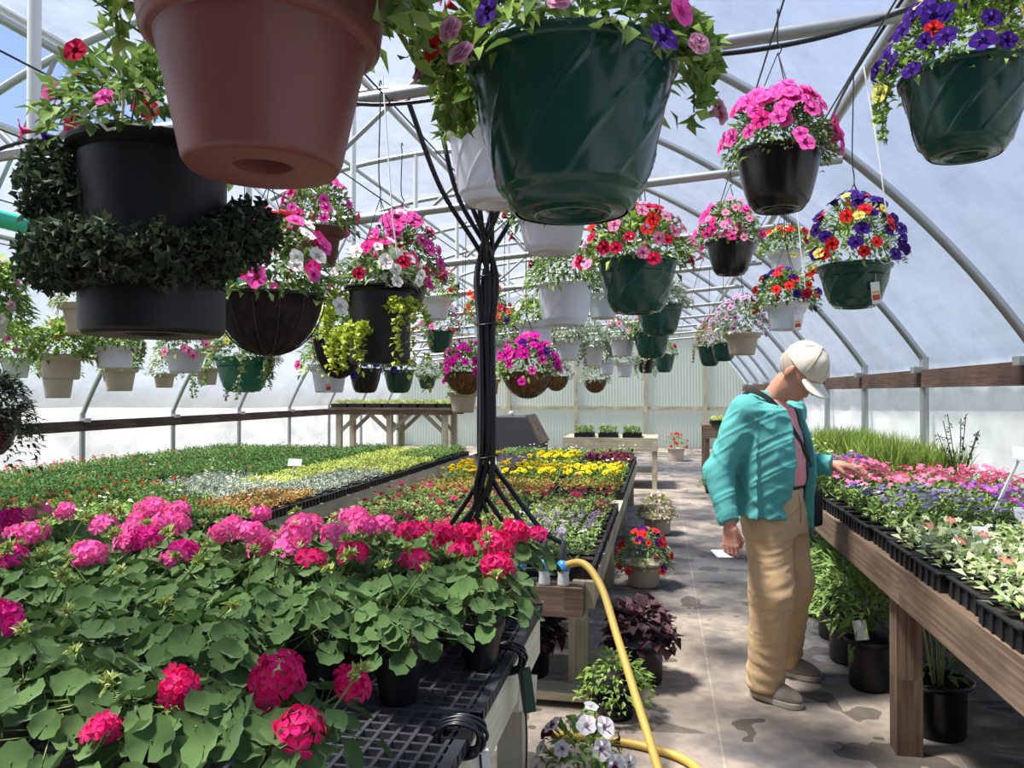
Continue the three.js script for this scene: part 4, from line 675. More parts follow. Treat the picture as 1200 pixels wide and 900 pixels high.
// ---------- the person ----------
function surfaceNet(sdf, lo, hi, cell, colour) { // mesh of sdf = 0 on a grid, normals from its gradient
  const n = [0, 1, 2].map((k) => Math.ceil((hi[k] - lo[k]) / cell) + 1), [nx, ny, nz] = n, val = new Float32Array(nx * ny * nz), at = (i, j, k) => i + nx * (j + ny * k);
  for (let k = 0; k < nz; k++) for (let j = 0; j < ny; j++) for (let i = 0; i < nx; i++) val[at(i, j, k)] = sdf(lo[0] + i * cell, lo[1] + j * cell, lo[2] + k * cell);
  const vid = new Int32Array(nx * ny * nz).fill(-1), pos = [], idx = [];
  for (let k = 0; k < nz - 1; k++) for (let j = 0; j < ny - 1; j++) for (let i = 0; i < nx - 1; i++) {
    let m = 0, sx = 0, sy = 0, sz = 0; const c = (a, b, d) => val[at(i + a, j + b, k + d)], edge = (a, b) => { const va = c(...a), vb = c(...b); if ((va < 0) !== (vb < 0)) { const t = va / (va - vb); sx += a[0] + (b[0] - a[0]) * t; sy += a[1] + (b[1] - a[1]) * t; sz += a[2] + (b[2] - a[2]) * t; m++; } };
    const s0 = c(0, 0, 0) < 0; if (s0 === c(1, 0, 0) < 0 && s0 === c(0, 1, 0) < 0 && s0 === c(0, 0, 1) < 0 && s0 === c(1, 1, 0) < 0 && s0 === c(1, 0, 1) < 0 && s0 === c(0, 1, 1) < 0 && s0 === c(1, 1, 1) < 0) continue;
    for (const a of [0, 1]) for (const b of [0, 1]) { edge([0, a, b], [1, a, b]); edge([a, 0, b], [a, 1, b]); edge([a, b, 0], [a, b, 1]); }
    vid[at(i, j, k)] = pos.length / 3; pos.push(lo[0] + (i + sx / m) * cell, lo[1] + (j + sy / m) * cell, lo[2] + (k + sz / m) * cell);
  }
  for (let k = 1; k < nz - 1; k++) for (let j = 1; j < ny - 1; j++) for (let i = 1; i < nx - 1; i++) {
    const s = val[at(i, j, k)] < 0, quad = (a, b, c, d, f) => { if (Math.min(a, b, c, d) < 0) return; f ? idx.push(a, b, c, a, c, d) : idx.push(a, c, b, a, d, c); };
    if (s !== val[at(i + 1, j, k)] < 0) quad(vid[at(i, j - 1, k - 1)], vid[at(i, j, k - 1)], vid[at(i, j, k)], vid[at(i, j - 1, k)], s);
    if (s !== val[at(i, j + 1, k)] < 0) quad(vid[at(i - 1, j, k - 1)], vid[at(i - 1, j, k)], vid[at(i, j, k)], vid[at(i, j, k - 1)], s);
    if (s !== val[at(i, j, k + 1)] < 0) quad(vid[at(i - 1, j - 1, k)], vid[at(i, j - 1, k)], vid[at(i, j, k)], vid[at(i - 1, j, k)], s);
  }
  const nor = [], col = [], e = cell * 0.5;
  for (let q = 0; q < pos.length; q += 3) {
    const [x, y, z] = [pos[q], pos[q + 1], pos[q + 2]], gx = sdf(x + e, y, z) - sdf(x - e, y, z), gy = sdf(x, y + e, z) - sdf(x, y - e, z), gz = sdf(x, y, z + e) - sdf(x, y, z - e), l = Math.hypot(gx, gy, gz) || 1;
    nor.push(gx / l, gy / l, gz / l); if (colour) { const c = colour(x, y, z); col.push(c.r, c.g, c.b); }
  }
  const g = new THREE.BufferGeometry(); g.setAttribute('position', new THREE.Float32BufferAttribute(pos, 3)); g.setAttribute('normal', new THREE.Float32BufferAttribute(nor, 3)); if (colour) g.setAttribute('color', new THREE.Float32BufferAttribute(col, 3)); g.setIndex(idx); return g;
}
const smin = (a, b, k) => { const h = Math.max(0, k - Math.abs(a - b)) / k; return Math.min(a, b) - h * h * k * 0.25; };
const smax = (a, b, k) => -smin(-a, -b, k);
function cap(x, y, z, a, b, ra, rb) { // tapered capsule
  const bx_ = b[0] - a[0], by = b[1] - a[1], bz = b[2] - a[2], px = x - a[0], py = y - a[1], pz = z - a[2], t = Math.max(0, Math.min(1, (px * bx_ + py * by + pz * bz) / (bx_ * bx_ + by * by + bz * bz)));
  return Math.hypot(px - bx_ * t, py - by * t, pz - bz * t) - (ra + (rb - ra) * t);
}
const ell = (x, y, z, c, r) => { const a = (x - c[0]) / r[0], b = (y - c[1]) / r[1], d = (z - c[2]) / r[2], k = Math.hypot(a, b, d); return (k - 1) * Math.min(r[0], r[1], r[2]) * (k > 1 ? 1 : 1); };
{ // local axes: x forward, y up, z to the person's right
  const person = thing('person', 'person in teal overshirt, khaki trousers and pale cap bending over the flowers', 'person', [0.5846, 0, -3.9017], -Math.atan2(0.57, 0.82));
  const skin = std('#c98d76', 0.55), J = {
    hipR: [-0.01, 0.9, 0.16], hipL: [-0.01, 0.9, 0.0], kneeR: [0.03, 0.5, 0.19], kneeL: [0.0, 0.5, -0.07], ankR: [0.0, 0.09, 0.19], ankL: [-0.09, 0.09, -0.17],
    waist: [-0.02, 1.0, 0.085], chest: [-0.03, 1.24, 0.11], neck: [-0.01, 1.41, 0.12], skull: [0.135, 1.515, 0.105], shR: [-0.05, 1.335, 0.285], shL: [-0.0, 1.325, -0.055],
    elR: [-0.14, 1.05, 0.37], wrR: [-0.045, 0.82, 0.425], elL: [-0.07, 1.07, -0.14], wrL: [0.175, 1.065, -0.18],
  };
  const arm = (x, y, z, g) => Math.min(smin(cap(x, y, z, J.shR, J.elR, 0.045 + g, 0.036 + g), cap(x, y, z, J.elR, J.wrR, 0.037 + g, 0.026 + g), 0.03), smin(cap(x, y, z, J.shL, J.elL, 0.045 + g, 0.036 + g), cap(x, y, z, J.elL, J.wrL, 0.037 + g, 0.026 + g), 0.03));
  const trunk = (x, y, z, g) => { // chest and belly, wider than deep
    const t = Math.max(0, Math.min(1, (y - 0.88) / 0.46)), cx = -0.015 - 0.025 * t + 0.03 * Math.sin(t * 3.1), cz = 0.08 + 0.035 * t, w = 0.155 + 0.02 * t + g, d = 0.112 + 0.012 * Math.sin(t * 3.1) + g, e = Math.hypot((x - cx) / d, (z - cz) / w), top = Math.max(0, y - 1.34) * 1.6, bot = Math.max(0, 0.86 - y);
    return Math.hypot(Math.max(0, (e - 1) * d), top, bot) + Math.min(0, (e - 1) * d) - 0.004;
  };
  // head frame: the face looks forward and down
  const tilt = 0.85, ct = Math.cos(tilt), st = Math.sin(tilt), yaw = 0.08, cy = Math.cos(yaw), sy = Math.sin(yaw);
  const toHead = (x, y, z) => { const dx = x - J.skull[0], dy = y - J.skull[1], dz = z - J.skull[2], fx = dx * cy + dz * sy, fz = -dx * sy + dz * cy; return [fx * ct - dy * st, fx * st + dy * ct, fz]; }; // -> forward of face, up of head, right
  const head = (x, y, z) => {
    const [f, u, s] = toHead(x, y, z); let d = ell(f, u, s, [-0.01, 0.035, 0], [0.098, 0.09, 0.076]);
    d = smin(d, ell(f, u, s, [0.035, -0.035, 0], [0.06, 0.075, 0.056]), 0.04); d = smin(d, ell(f, u, s, [0.066, -0.095, 0], [0.026, 0.02, 0.026]), 0.03); // jaw, chin
    d = smin(d, cap(f, u, s, [0.092, 0.018, 0], [0.112, -0.02, 0], 0.008, 0.013), 0.014); // nose
    d = smin(d, ell(f, u, s, [0.09, -0.058, 0], [0.012, 0.011, 0.024]), 0.012); // lips
    d = smin(d, ell(f, u, s, [0.085, 0.026, 0], [0.014, 0.01, 0.05]), 0.015); // brow
    for (const k of [-1, 1]) { d = smax(d, -ell(f, u, s, [0.098, 0.006, k * 0.032], [0.014, 0.011, 0.017]), 0.012); d = smin(d, ell(f, u, s, [0.083, 0.005, k * 0.031], [0.011, 0.01, 0.012]), 0.004); d = smin(d, ell(f, u, s, [-0.012, -0.005, k * 0.08], [0.018, 0.03, 0.009]), 0.008); } // eyes, ears
    return d;
  };
  const body = (x, y, z) => {
    let d = trunk(x, y, z, -0.03); d = smin(d, arm(x, y, z, 0), 0.04); d = smin(d, cap(x, y, z, [-0.03, 1.34, 0.115], [0.06, 1.47, 0.11], 0.06, 0.052), 0.05);
    for (const s of ['R', 'L']) d = smin(d, smin(cap(x, y, z, J['hip' + s], J['knee' + s], 0.075, 0.05), cap(x, y, z, J['knee' + s], J['ank' + s], 0.05, 0.035), 0.04), 0.04);
    return d;
  };
  const B = surfaceNet(body, [-0.32, 0.0, -0.32], [0.45, 1.56, 0.55], 0.012), Hd = surfaceNet((x, y, z) => smin(head(x, y, z), cap(x, y, z, [-0.01, 1.38, 0.115], [0.08, 1.48, 0.11], 0.055, 0.05), 0.04), [-0.08, 1.33, -0.03], [0.32, 1.68, 0.25], 0.0045);
  // hands: palm, four fingers and a thumb each, fingers as chains rooted in the palm
  const chain = (x, y, z, pts, r0, r1) => { let d = 9; for (let k = 0; k < pts.length - 1; k++) d = smin(d, cap(x, y, z, pts[k], pts[k + 1], r0 + (r1 - r0) * k / (pts.length - 1), r0 + (r1 - r0) * (k + 1) / (pts.length - 1)), 0.004); return d; };
  const handL = (() => { // reaching hand: palm forward-down, fingers drooping to the flowers
    const w = J.wrL, P = (f, u, s) => [w[0] + f, w[1] + u, w[2] + s], fingers = [];
    for (let k = 0; k < 4; k++) { const s = -0.03 + k * 0.021, L = [0.9, 1.05, 1, 0.8][k], dr = [0.0, 0.006, 0.004, -0.006][k]; fingers.push([P(0.075, 0.0, s), P(0.075 + 0.034 * L, -0.006 + dr, s * 1.15), P(0.075 + 0.054 * L, -0.028 * L, s * 1.2), P(0.075 + 0.062 * L, -0.052 * L, s * 1.2)]); }
    const thumb = [P(0.022, -0.008, 0.028), P(0.055, -0.03, 0.042), P(0.082, -0.052, 0.034)];
    return (x, y, z) => { let d = cap(x, y, z, P(-0.03, 0, 0), P(0.02, 0.002, 0), 0.026, 0.026); for (const s of [-0.022, 0, 0.022]) d = smin(d, cap(x, y, z, P(0.012, 0.002, s * 0.7), P(0.072, 0.002, s * 1.15), 0.016, 0.0125), 0.014); fingers.forEach((f, k) => { d = smin(d, chain(x, y, z, f, 0.0098, 0.0068), 0.006); }); return smin(d, chain(x, y, z, thumb, 0.012, 0.0085), 0.008); };
  })();
  const handR = (() => { // hanging hand pinching a card, fingers curled
    const w = J.wrR, P = (f, u, s) => [w[0] + f, w[1] + u, w[2] + s], fingers = [];
    for (let k = 0; k < 4; k++) { const f = 0.034 - k * 0.0205, L = [1, 1.06, 1, 0.82][k]; fingers.push([P(f, -0.085, 0.006), P(f - 0.002, -0.085 - 0.03 * L, 0.0), P(f - 0.012, -0.1 - 0.03 * L, -0.02), P(f - 0.022, -0.09 - 0.016 * L, -0.036)]); }
    const thumb = [P(0.03, -0.03, -0.006), P(0.044, -0.062, -0.022), P(0.03, -0.094, -0.034)];
    return (x, y, z) => { let d = cap(x, y, z, P(-0.01, 0.03, 0), P(0, -0.02, 0), 0.026, 0.026); for (const s of [-0.026, -0.008, 0.01, 0.028]) d = smin(d, cap(x, y, z, P(s * 0.7, -0.015, 0), P(s * 1.05, -0.085, 0.003), 0.0155, 0.0125), 0.014); fingers.forEach((f) => { d = smin(d, chain(x, y, z, f, 0.0096, 0.007), 0.006); }); return smin(d, chain(x, y, z, thumb, 0.0118, 0.0085), 0.008); };
  })();
  const nets = [B, Hd, surfaceNet(handL, [J.wrL[0] - 0.07, J.wrL[1] - 0.1, J.wrL[2] - 0.08], [J.wrL[0] + 0.17, J.wrL[1] + 0.05, J.wrL[2] + 0.08], 0.003), surfaceNet(handR, [J.wrR[0] - 0.08, J.wrR[1] - 0.17, J.wrR[2] - 0.07], [J.wrR[0] + 0.09, J.wrR[1] + 0.07, J.wrR[2] + 0.06], 0.003)];
  part('body', mergeGeometries(nets.map((g) => g.toNonIndexed())), skin, person);
  // trousers
  const NT = noiser(82), rid = (u, v) => Math.abs(NT(u + 100, v + 100, 256) - 0.5) * 2; const folds = (x, y, z) => 0.008 * (rid(y * 17 + x * 10 + z * 8, (x - z) * 9) - 0.4) + 0.004 * (rid(y * 34 + z * 12, x * 22 + z * 18 + 30) - 0.4) + 0.003 * Math.sin(y * 90 + 20 * x) * Math.max(0, 1 - Math.abs(y - 0.14) * 8) + 0.0035 * Math.sin((y + x) * 70 + 30 * z) * Math.max(0, 1 - Math.abs(y - 0.86) * 7);
  const pants = (x, y, z) => {
    const leg = (h, k, a) => smin(cap(x, y, z, h, k, 0.112, 0.094), cap(x, y, z, k, [a[0] - 0.005, a[1] - 0.02, a[2]], 0.094, 0.084), 0.05);
    const r = leg([J.hipR[0], 0.84, 0.155], J.kneeR, J.ankR), l = leg([J.hipL[0], 0.84, 0.01], J.kneeL, J.ankL); let d = smin(r, l, 0.02);
    const t = Math.max(0, Math.min(1, (y - 0.8) / 0.2)), e = Math.hypot((x + 0.01) / (0.128 - 0.012 * t), (z - 0.083) / (0.178 - 0.018 * t)); d = smin(d, Math.max((e - 1) * 0.12, Math.abs(y - 0.87) - 0.11), 0.03);
    d += folds(x, y, z); return smax(smax(d, y - 0.985, 0.006), 0.045 - y + 0.05 * Math.max(0, x + 0.0) * 0.4, 0.008);
  };
  const khaki = std('#d2b288', 0.9), trousers = part('trousers', surfaceNet(pants, [-0.24, 0.02, -0.3], [0.22, 1.0, 0.34], 0.009), khaki, person);
  part('pocket_seam', [tube([[0.07, 0.955, 0.2], [0.085, 0.91, 0.225], [0.06, 0.86, 0.245]], 0.003, 10, 5), tube([[0.107, 0.96, 0.085], [0.122, 0.88, 0.085], [0.118, 0.8, 0.085]], 0.0028, 10, 5)], std('#b3936a', 0.9), trousers);
  const oval = (y, d, w, r, mat, name, cx = -0.012, cz = 0.083) => { const p = []; for (let k = 0; k < 28; k++) { const a = k / 28 * 6.2832; p.push([cx + Math.cos(a) * d, y, cz + Math.sin(a) * w]); } const g = tube(p, r, 56, 6, true); g.scale(1, 1, 1); return part(name, g, mat, person); };
  const belt = part('belt', surfaceNet((x, y, z) => { const e = Math.hypot((x + 0.012) / 0.125, (z - 0.083) / 0.166); return Math.max((e - 1) * 0.125, Math.abs(y - 0.985) - 0.017); }, [-0.16, 0.955, -0.1], [0.14, 1.015, 0.27], 0.006), std('#1b1a1c', 0.45), person);
  // t-shirt with a faded floral print
  const pinkC = C('#e79a9f'), printC = [C('#8fa39a'), C('#c9b3a4'), C('#6f8582')], NP = noiser(71);
  const tee = (x, y, z) => smax(smin(trunk(x, y, z, 0.0), cap(x, y, z, [-0.03, 1.33, 0.115], [-0.005, 1.4, 0.115], 0.075, 0.066), 0.05), y - 1.405 - 0.2 * x + 0.02, 0.01) + 0.002 * Math.sin(y * 60 + z * 30);
  part('t_shirt', surfaceNet((x, y, z) => smax(tee(x, y, z), 0.985 - y, 0.006), [-0.2, 0.96, -0.16], [0.2, 1.44, 0.36], 0.009, (x, y, z) => { if (x > 0.02 && y > 1.1 && y < 1.27) { const n = NP((y + z) * 45 + 100, (z - y * 0.4) * 45 + 100, 256); if (n > 0.6) return printC[Math.floor(n * 37) % 3]; } return pinkC; }), std('#ffffff', 0.9, { vertexColors: true }), person);
  // open overshirt with sleeves
  const NF = noiser(81), ridge = (u, v) => Math.abs(NF(u + 100, v + 100, 256) - 0.5) * 2; const tealFold = (x, y, z) => 0.009 * (ridge(y * 16 + x * 14 + z * 5, (z - x) * 9) - 0.4) + 0.005 * (ridge(y * 34 - x * 22, z * 14 + x * 16 + 40) - 0.4) + 0.004 * Math.sin(Math.atan2(x + 0.02, z - 0.1) * 9 + y * 9) * Math.max(0, 1.2 - y) * 2;
  const overshirt = (x, y, z) => {
    const flare = Math.max(0, 1.3 - y) * 0.11; let d = trunk(x, Math.max(y, 0.9), z, 0.032 + flare * (x < 0.03 ? 1 : 0.35));
    d = smin(d, cap(x, y, z, [-0.05, 1.33, 0.115], [-0.03, 1.405, 0.118], 0.08, 0.062), 0.05); d = Math.max(d, -(tee(x, y, z) - 0.004));
    d = smax(d, 0.835 - y - 0.35 * Math.max(0, x + 0.02) + 0.05 * Math.sin(z * 9), 0.01); d = Math.max(d, y - 1.425 + 0.35 * Math.max(0, x));
    const open = Math.max(-0.01 - x, Math.abs(z - 0.095) - (0.07 + 0.1 * Math.max(0, 1.33 - y))); d = smax(d, -open, 0.012);
    const sl = (s, e, w) => smin(cap(x, y, z, s, e, 0.076, 0.062), cap(x, y, z, e, w, 0.062, 0.05), 0.03);
    const wr = [J.elR[0] + (J.wrR[0] - J.elR[0]) * 0.88, J.elR[1] + (J.wrR[1] - J.elR[1]) * 0.88, J.elR[2] + (J.wrR[2] - J.elR[2]) * 0.88], wl = [J.elL[0] + (J.wrL[0] - J.elL[0]) * 0.86, J.elL[1] + (J.wrL[1] - J.elL[1]) * 0.86, J.elL[2] + (J.wrL[2] - J.elL[2]) * 0.86];
    let a = sl(J.shR, J.elR, wr); const cut = (w, e, q) => { const n = Math.hypot(w[0] - e[0], w[1] - e[1], w[2] - e[2]); return ((x - w[0]) * (w[0] - e[0]) + (y - w[1]) * (w[1] - e[1]) + (z - w[2]) * (w[2] - e[2])) / n - q; };
    a = Math.max(a, cut(wr, J.elR, 0.015)); let b = Math.max(sl(J.shL, J.elL, wl), cut(wl, J.elL, 0.015));
    return smin(smin(d, a, 0.03), b, 0.03) + tealFold(x, y, z);
  };
  const teal = std('#57aaa6', 0.85), shirt = part('overshirt', surfaceNet(overshirt, [-0.32, 0.76, -0.3], [0.36, 1.5, 0.54], 0.008), teal, person);
  const collar = []; for (let k = -9; k <= 9; k++) { const a = Math.PI + k / 9 * 2.2; collar.push([-0.02 + Math.cos(a) * 0.082 * 0.95, 1.395 - 0.012 * Math.cos(a) - Math.max(0, Math.abs(k) - 5) * 0.012, 0.118 + Math.sin(a) * 0.085]); }
  part('collar', tube(collar, 0.016, 40, 8), teal, shirt);
  // cap
  const capShell = (x, y, z) => { const [f, u, s] = toHead(x, y, z); const d = ell(f, u, s, [-0.012, 0.042, 0], [0.112, 0.102, 0.09]); return smax(d, 0.03 - 0.12 * f * 0.4 - u, 0.006) + 0.0015 * Math.sin(f * 90) * Math.sin(s * 70); };
  const brim = (x, y, z) => { const [f, u, s] = toHead(x, y, z); const e = Math.hypot((f - 0.085) / 0.088, s / 0.082); return Math.max(Math.max((e - 1) * 0.08, Math.abs(u - 0.03 + 6 * s * s * 0.7 + 0.25 * (f - 0.09)) - 0.0042), 0.06 - f); };
  const lo = [-0.06, 1.34, -0.06], hi = [0.36, 1.7, 0.27], cream = std('#d9d2c2', 0.9), hat = part('cap', surfaceNet(capShell, lo, hi, 0.005), cream, person);
  part('visor', surfaceNet(brim, lo, hi, 0.004), std('#e6e1d5', 0.85), hat);
  const fromHead = (f, u, s) => { const fx = f * ct + u * st, dy = -f * st + u * ct; return [J.skull[0] + fx * cy - s * sy, J.skull[1] + dy, J.skull[2] + fx * sy + s * cy]; };
  part('button', (() => { const g = new THREE.SphereGeometry(0.009, 10, 8); g.translate(...fromHead(-0.012, 0.144, 0)); return g; })(), cream, hat);
  const seams = []; for (const a of [0, 1.047, 2.094]) { const pts = []; for (let k = -8; k <= 8; k++) { const t = k / 8 * 1.45; pts.push(fromHead(-0.012 + Math.sin(t) * Math.cos(a) * 0.113, 0.042 + Math.cos(t) * 0.103, Math.sin(t) * Math.sin(a) * 0.091)); } seams.push(tube(pts, 0.0016, 40, 4)); } part('panel_seam', seams, std('#c6bfae', 0.9), hat);
  // short grey hair at the nape
  const hair = (x, y, z) => { const [f, u, s] = toHead(x, y, z); return Math.max(ell(f, u, s, [-0.022, 0.012, 0], [0.1, 0.085, 0.084]), u - 0.035, f + 0.012 + 0.3 * u) + 0.002 * Math.sin(u * 240 + f * 120); };
  part('hair', surfaceNet(hair, lo, hi, 0.005), std('#a89a8c', 0.8), person);
  // shoulder strap and small bag
  const strapC = [[-0.1, 1.4, 0.2], [-0.05, 1.425, 0.22], [0.03, 1.385, 0.205], [0.085, 1.28, 0.15], [0.12, 1.15, 0.06], [0.115, 1.03, -0.03], [0.085, 0.92, -0.09]];
  const strap = part('shoulder_strap', (() => { const c = new THREE.CatmullRomCurve3(strapC.map((p) => V(...p))), N = 40, P = [], I = []; for (let k = 0; k <= N; k++) { const p = c.getPoint(k / N), t = c.getTangent(k / N), o = V(p.x - (-0.03), 0.35 * Math.max(0, p.y - 1.36) * 10 * 0.2, p.z - 0.1).normalize(), s = t.clone().cross(o).normalize().multiplyScalar(0.012); const q = p.clone().addScaledVector(o, 0.012); for (const [a, b] of [[1, 0], [-1, 0], [-1, -0.004], [1, -0.004]]) { const v = q.clone().addScaledVector(s, a).addScaledVector(o, b); P.push(v.x, v.y, v.z); } } for (let k = 0; k < N; k++) for (let e = 0; e < 4; e++) { const a = k * 4 + e, b = k * 4 + (e + 1) % 4; I.push(a, a + 4, b, b, a + 4, b + 4); } const g = new THREE.BufferGeometry(); g.setAttribute('position', new THREE.Float32BufferAttribute(P, 3)); g.setIndex(I); g.computeVertexNormals(); return g; })(), std('#22201f', 0.8), person);
  part('bag', surfaceNet((x, y, z) => { const q = [Math.abs(x - 0.085) - 0.02, Math.abs(y - 0.86) - 0.075, Math.abs(z + 0.105) - 0.045]; return Math.hypot(Math.max(q[0], 0), Math.max(q[1], 0), Math.max(q[2], 0)) + Math.min(0, Math.max(...q)) - 0.014; }, [0.03, 0.75, -0.19], [0.14, 0.97, -0.03], 0.007), std('#1c1c20', 0.7), strap);
  // shoes
  for (const [a, turn] of [[J.ankR, 0.05], [J.ankL, -0.12]]) {
    const S = (x, y, z) => { const c = Math.cos(turn), s = Math.sin(turn), dx = x - a[0], dz = z - a[2]; return [dx * c + dz * s, y, -dx * s + dz * c]; };
    const upper = (x, y, z) => { const [f, u, s] = S(x, y, z); let d = smin(ell(f, u, s, [-0.01, 0.055, 0], [0.085, 0.06, 0.042]), ell(f, u, s, [0.095, 0.035, 0], [0.085, 0.042, 0.047]), 0.05); d = smin(d, cap(f, u, s, [-0.025, 0.06, 0], [-0.02, 0.1, 0], 0.044, 0.042), 0.03); return smax(smax(d, 0.022 - u, 0.004), u - 0.112, 0.004); };
    const box = [a[0] - 0.22, 0, a[2] - 0.13], box2 = [a[0] + 0.26, 0.13, a[2] + 0.13], shoe = part('shoe', surfaceNet(upper, box, box2, 0.006), std('#8b8173', 0.85), person);
    const sole = (x, y, z) => { const [f, u, s] = S(x, y, z); const w = 0.04 + 0.01 * Math.sin((f + 0.1) * 9), e = Math.max(Math.hypot(Math.max(Math.abs(f - 0.045) - 0.085, 0), s) - w - 0.002, Math.abs(u - 0.014) - 0.0135); return e; };
    part('sole', surfaceNet(sole, [box[0], -0.01, box[2]], [box2[0], 0.045, box2[2]], 0.005), std('#bdb5a6', 0.8), shoe);
    const laces = []; for (let k = 0; k < 4; k++) { const f = 0.03 + k * 0.02, u = 0.094 - k * 0.008, c = Math.cos(turn), s = Math.sin(turn), W = (q) => [a[0] + f * c - q * s, u - q * q * 6, a[2] + f * s + q * c]; laces.push(tube([W(-0.022), W(0), W(0.022)].map((p, i) => [p[0], p[1] + (i === 1 ? 0.004 : 0), p[2]]), 0.003, 8, 4)); } part('laces', laces, std('#d8d3c8', 0.8), shoe);
  }
  // the card held in the hanging hand
  const wv = person.localToWorld ? (person.updateMatrixWorld(), person.localToWorld(V(J.wrR[0] - 0.02, J.wrR[1] - 0.115, J.wrR[2] + 0.0))) : V();
  const card = bx(0.09, 0.0012, 0.058, 0, 0, 0, 0.5, 0.5, -0.35); card.translate(wv.x - 0.022, wv.y - 0.008, wv.z + 0.016);
  solo('paper_card', 'small white card held in the lowered hand', 'card', card, M.tag);
}

// ---------- pots standing on the floor ----------
function floorPot(x, z, R, H, mat, plant, label, opt = {}) {
  const t = thing('potted_plant', label, 'potted plant', [x, opt.y || 0, z], opt.turn || 0, opt.group), r = mulberry(Math.round(7000 + x * 991 + z * 577));
  part('pot', classicPot(R, H, opt.taper || 0.78, 32, opt.collar || 0.12), mat, t);
  const holder = new THREE.Group(); holder.position.y = H; t.add(holder); // plants are measured from the rim
  const list = []; plantMass(t, R, { spread: 1.2, h: 0.2, drop: 0.05, n: 320, ...plant }, r, opt.detail ?? 1);
  t.remove(holder); for (const m of t.children) if (m.name !== 'pot') m.position.y += H; return t;
}
floorPot(-0.13, -5.76, 0.145, 0.17, POTMAT.tan, { flowers: [['red', 16], ['purple', 8], ['coral', 6]], h: 0.22, spread: 1.35, n: 480, drop: 0.1, facing: [0.3, 1] }, 'tan pot of red and dark purple petunias on the aisle floor');
floorPot(-0.04, -7.9, 0.16, 0.17, POTMAT.tan, { flowers: [['tinywhite', 16]], h: 0.22, spread: 1.2, n: 380, green: 'bronze' }, 'tan pot of pale dry-looking foliage on the aisle floor');
floorPot(0.72, -11.2, 0.14, 0.12, POTMAT.black, { flowers: [], h: 0.2, spread: 1.4, n: 260 }, 'low black pot of greens at the far side of the aisle');
floorPot(0.3, -16.4, 0.2, 0.26, POTMAT.tan, { flowers: [['red', 20]], h: 0.3, spread: 1.3, n: 240 }, 'tan tub of red flowers by the far slatted table', { detail: 0 });
for (const [x, z, h, w] of [[-0.66, -3.85, 0.16, 0.13], [-0.1, -3.85, 0.17, 0.13]]) {
  GREENS.heuchera = ['#4a2e36', '#5c3c44', '#3a242c', '#6b4a50'].map(C);
  floorPot(x, z, w, 0.2, POTMAT.matteblack, { green: 'heuchera', n: 260, len: 0.06, aspect: 0.85, h, spread: 1.3, drop: 0.06, flowers: [] }, x < -0.4 ? 'black pot of dark purple-leaved plant behind the bench leg' : 'black pot of dark purple-leaved plant beside the bench leg');
}
floorPot(-0.2, -3.42, 0.1, 0.08, POTMAT.black, { green: 'bright', n: 460, len: 0.035, h: 0.2, spread: 1.7, drop: 0.04, flowers: [] }, 'feathery green plant at the foot of the low bench');
floorPot(-0.25, -2.45, 0.11, 0.15, POTMAT.black, { green: ['bright', 'mid'], n: 340, len: 0.04, h: 0.24, spread: 1.35, drop: 0.06, bloom: 0.85, flowers: [['whitepurple', 18], ['burgundy', 8]], facing: [0.3, 1] }, 'white and burgundy petunias in a pot beside the grid-top bench');
{ // row under the display bench
  const big = 'black nursery pot with leafy shrub under the display bench';
  for (const [x, z] of [[0.98, -4.35], [1.0, -4.75], [1.0, -5.2]]) floorPot(x, z, 0.13, 0.24, POTMAT.matteblack, { green: ['mid'], n: 420, len: 0.09, aspect: 0.2, h: 0.3, spread: 1.4, drop: 0.1, flowers: [] }, big, { group: 'nursery pots under the display bench' });
  const c = floorPot(0.98, -3.98, 0.115, 0.24, POTMAT.matteblack, { green: ['mid', 'bright'], n: 160, len: 0.08, aspect: 0.25, h: 0.3, spread: 1.3, drop: 0.06, flowers: [] }, 'black nursery pot with a white plant label under the display bench'); const lb = part('plant_label', bx(0.06, 0.09, 0.002, 0, 0, 0), M.tag, c); lb.position.set(-0.06, 0.3, 0.1); lb.rotation.set(-0.4, -0.3, 0.1);
  const d = floorPot(1.13, -3.5, 0.135, 0.23, POTMAT.black, { green: ['mid'], n: 30, len: 0.06, h: 0.05, spread: 0.7, drop: 0, flowers: [] }, 'black nursery pot with bare stems beside the bench post'); const b = new Buf(), rr = mulberry(4); for (let k = 0; k < 7; k++) { const a = rr() * 6.28; stalk(b, V(Math.cos(a) * 0.02, 0.2, Math.sin(a) * 0.02), V(Math.cos(a) * 0.06 - 0.02, 0.48 + 0.1 * rr(), Math.sin(a) * 0.06), 0.004, C('#9aac6a')); leaf(b, V(Math.cos(a) * 0.06 - 0.02, 0.5, Math.sin(a) * 0.06), randDir(rr), V(0, 1, 0), 0.12, 0.03, C('#6f8f46')); } part('stems', b.build(), leafMat, d).userData.kind = 'stuff';
}
{ // tall twiggy plant at the back of the display bench
  const t = thing('twiggy_shrub', 'thin dark twiggy seedling standing before the hazy side curtain', 'shrub', [1.86, RT + 0.06, -5.35]), b = new Buf(), r = mulberry(12);
  for (let k = 0; k < 7; k++) { const a = k * 0.9, top = V(Math.cos(a) * 0.12, 0.3 + 0.16 * r(), Math.sin(a) * 0.12); stalk(b, V(0, -0.03, 0), top, 0.004, C('#4a3a30')); for (let s = 0; s < 14; s++) { const p = V(0, -0.03, 0).lerp(top, 0.3 + 0.7 * r()); leaf(b, p, randDir(r), V(0, 1, 0), 0.035, 0.018, jitter(r, C('#4c5340'))); } }
  part('stems', b.build(), leafMat, t).userData.kind = 'stuff';
}
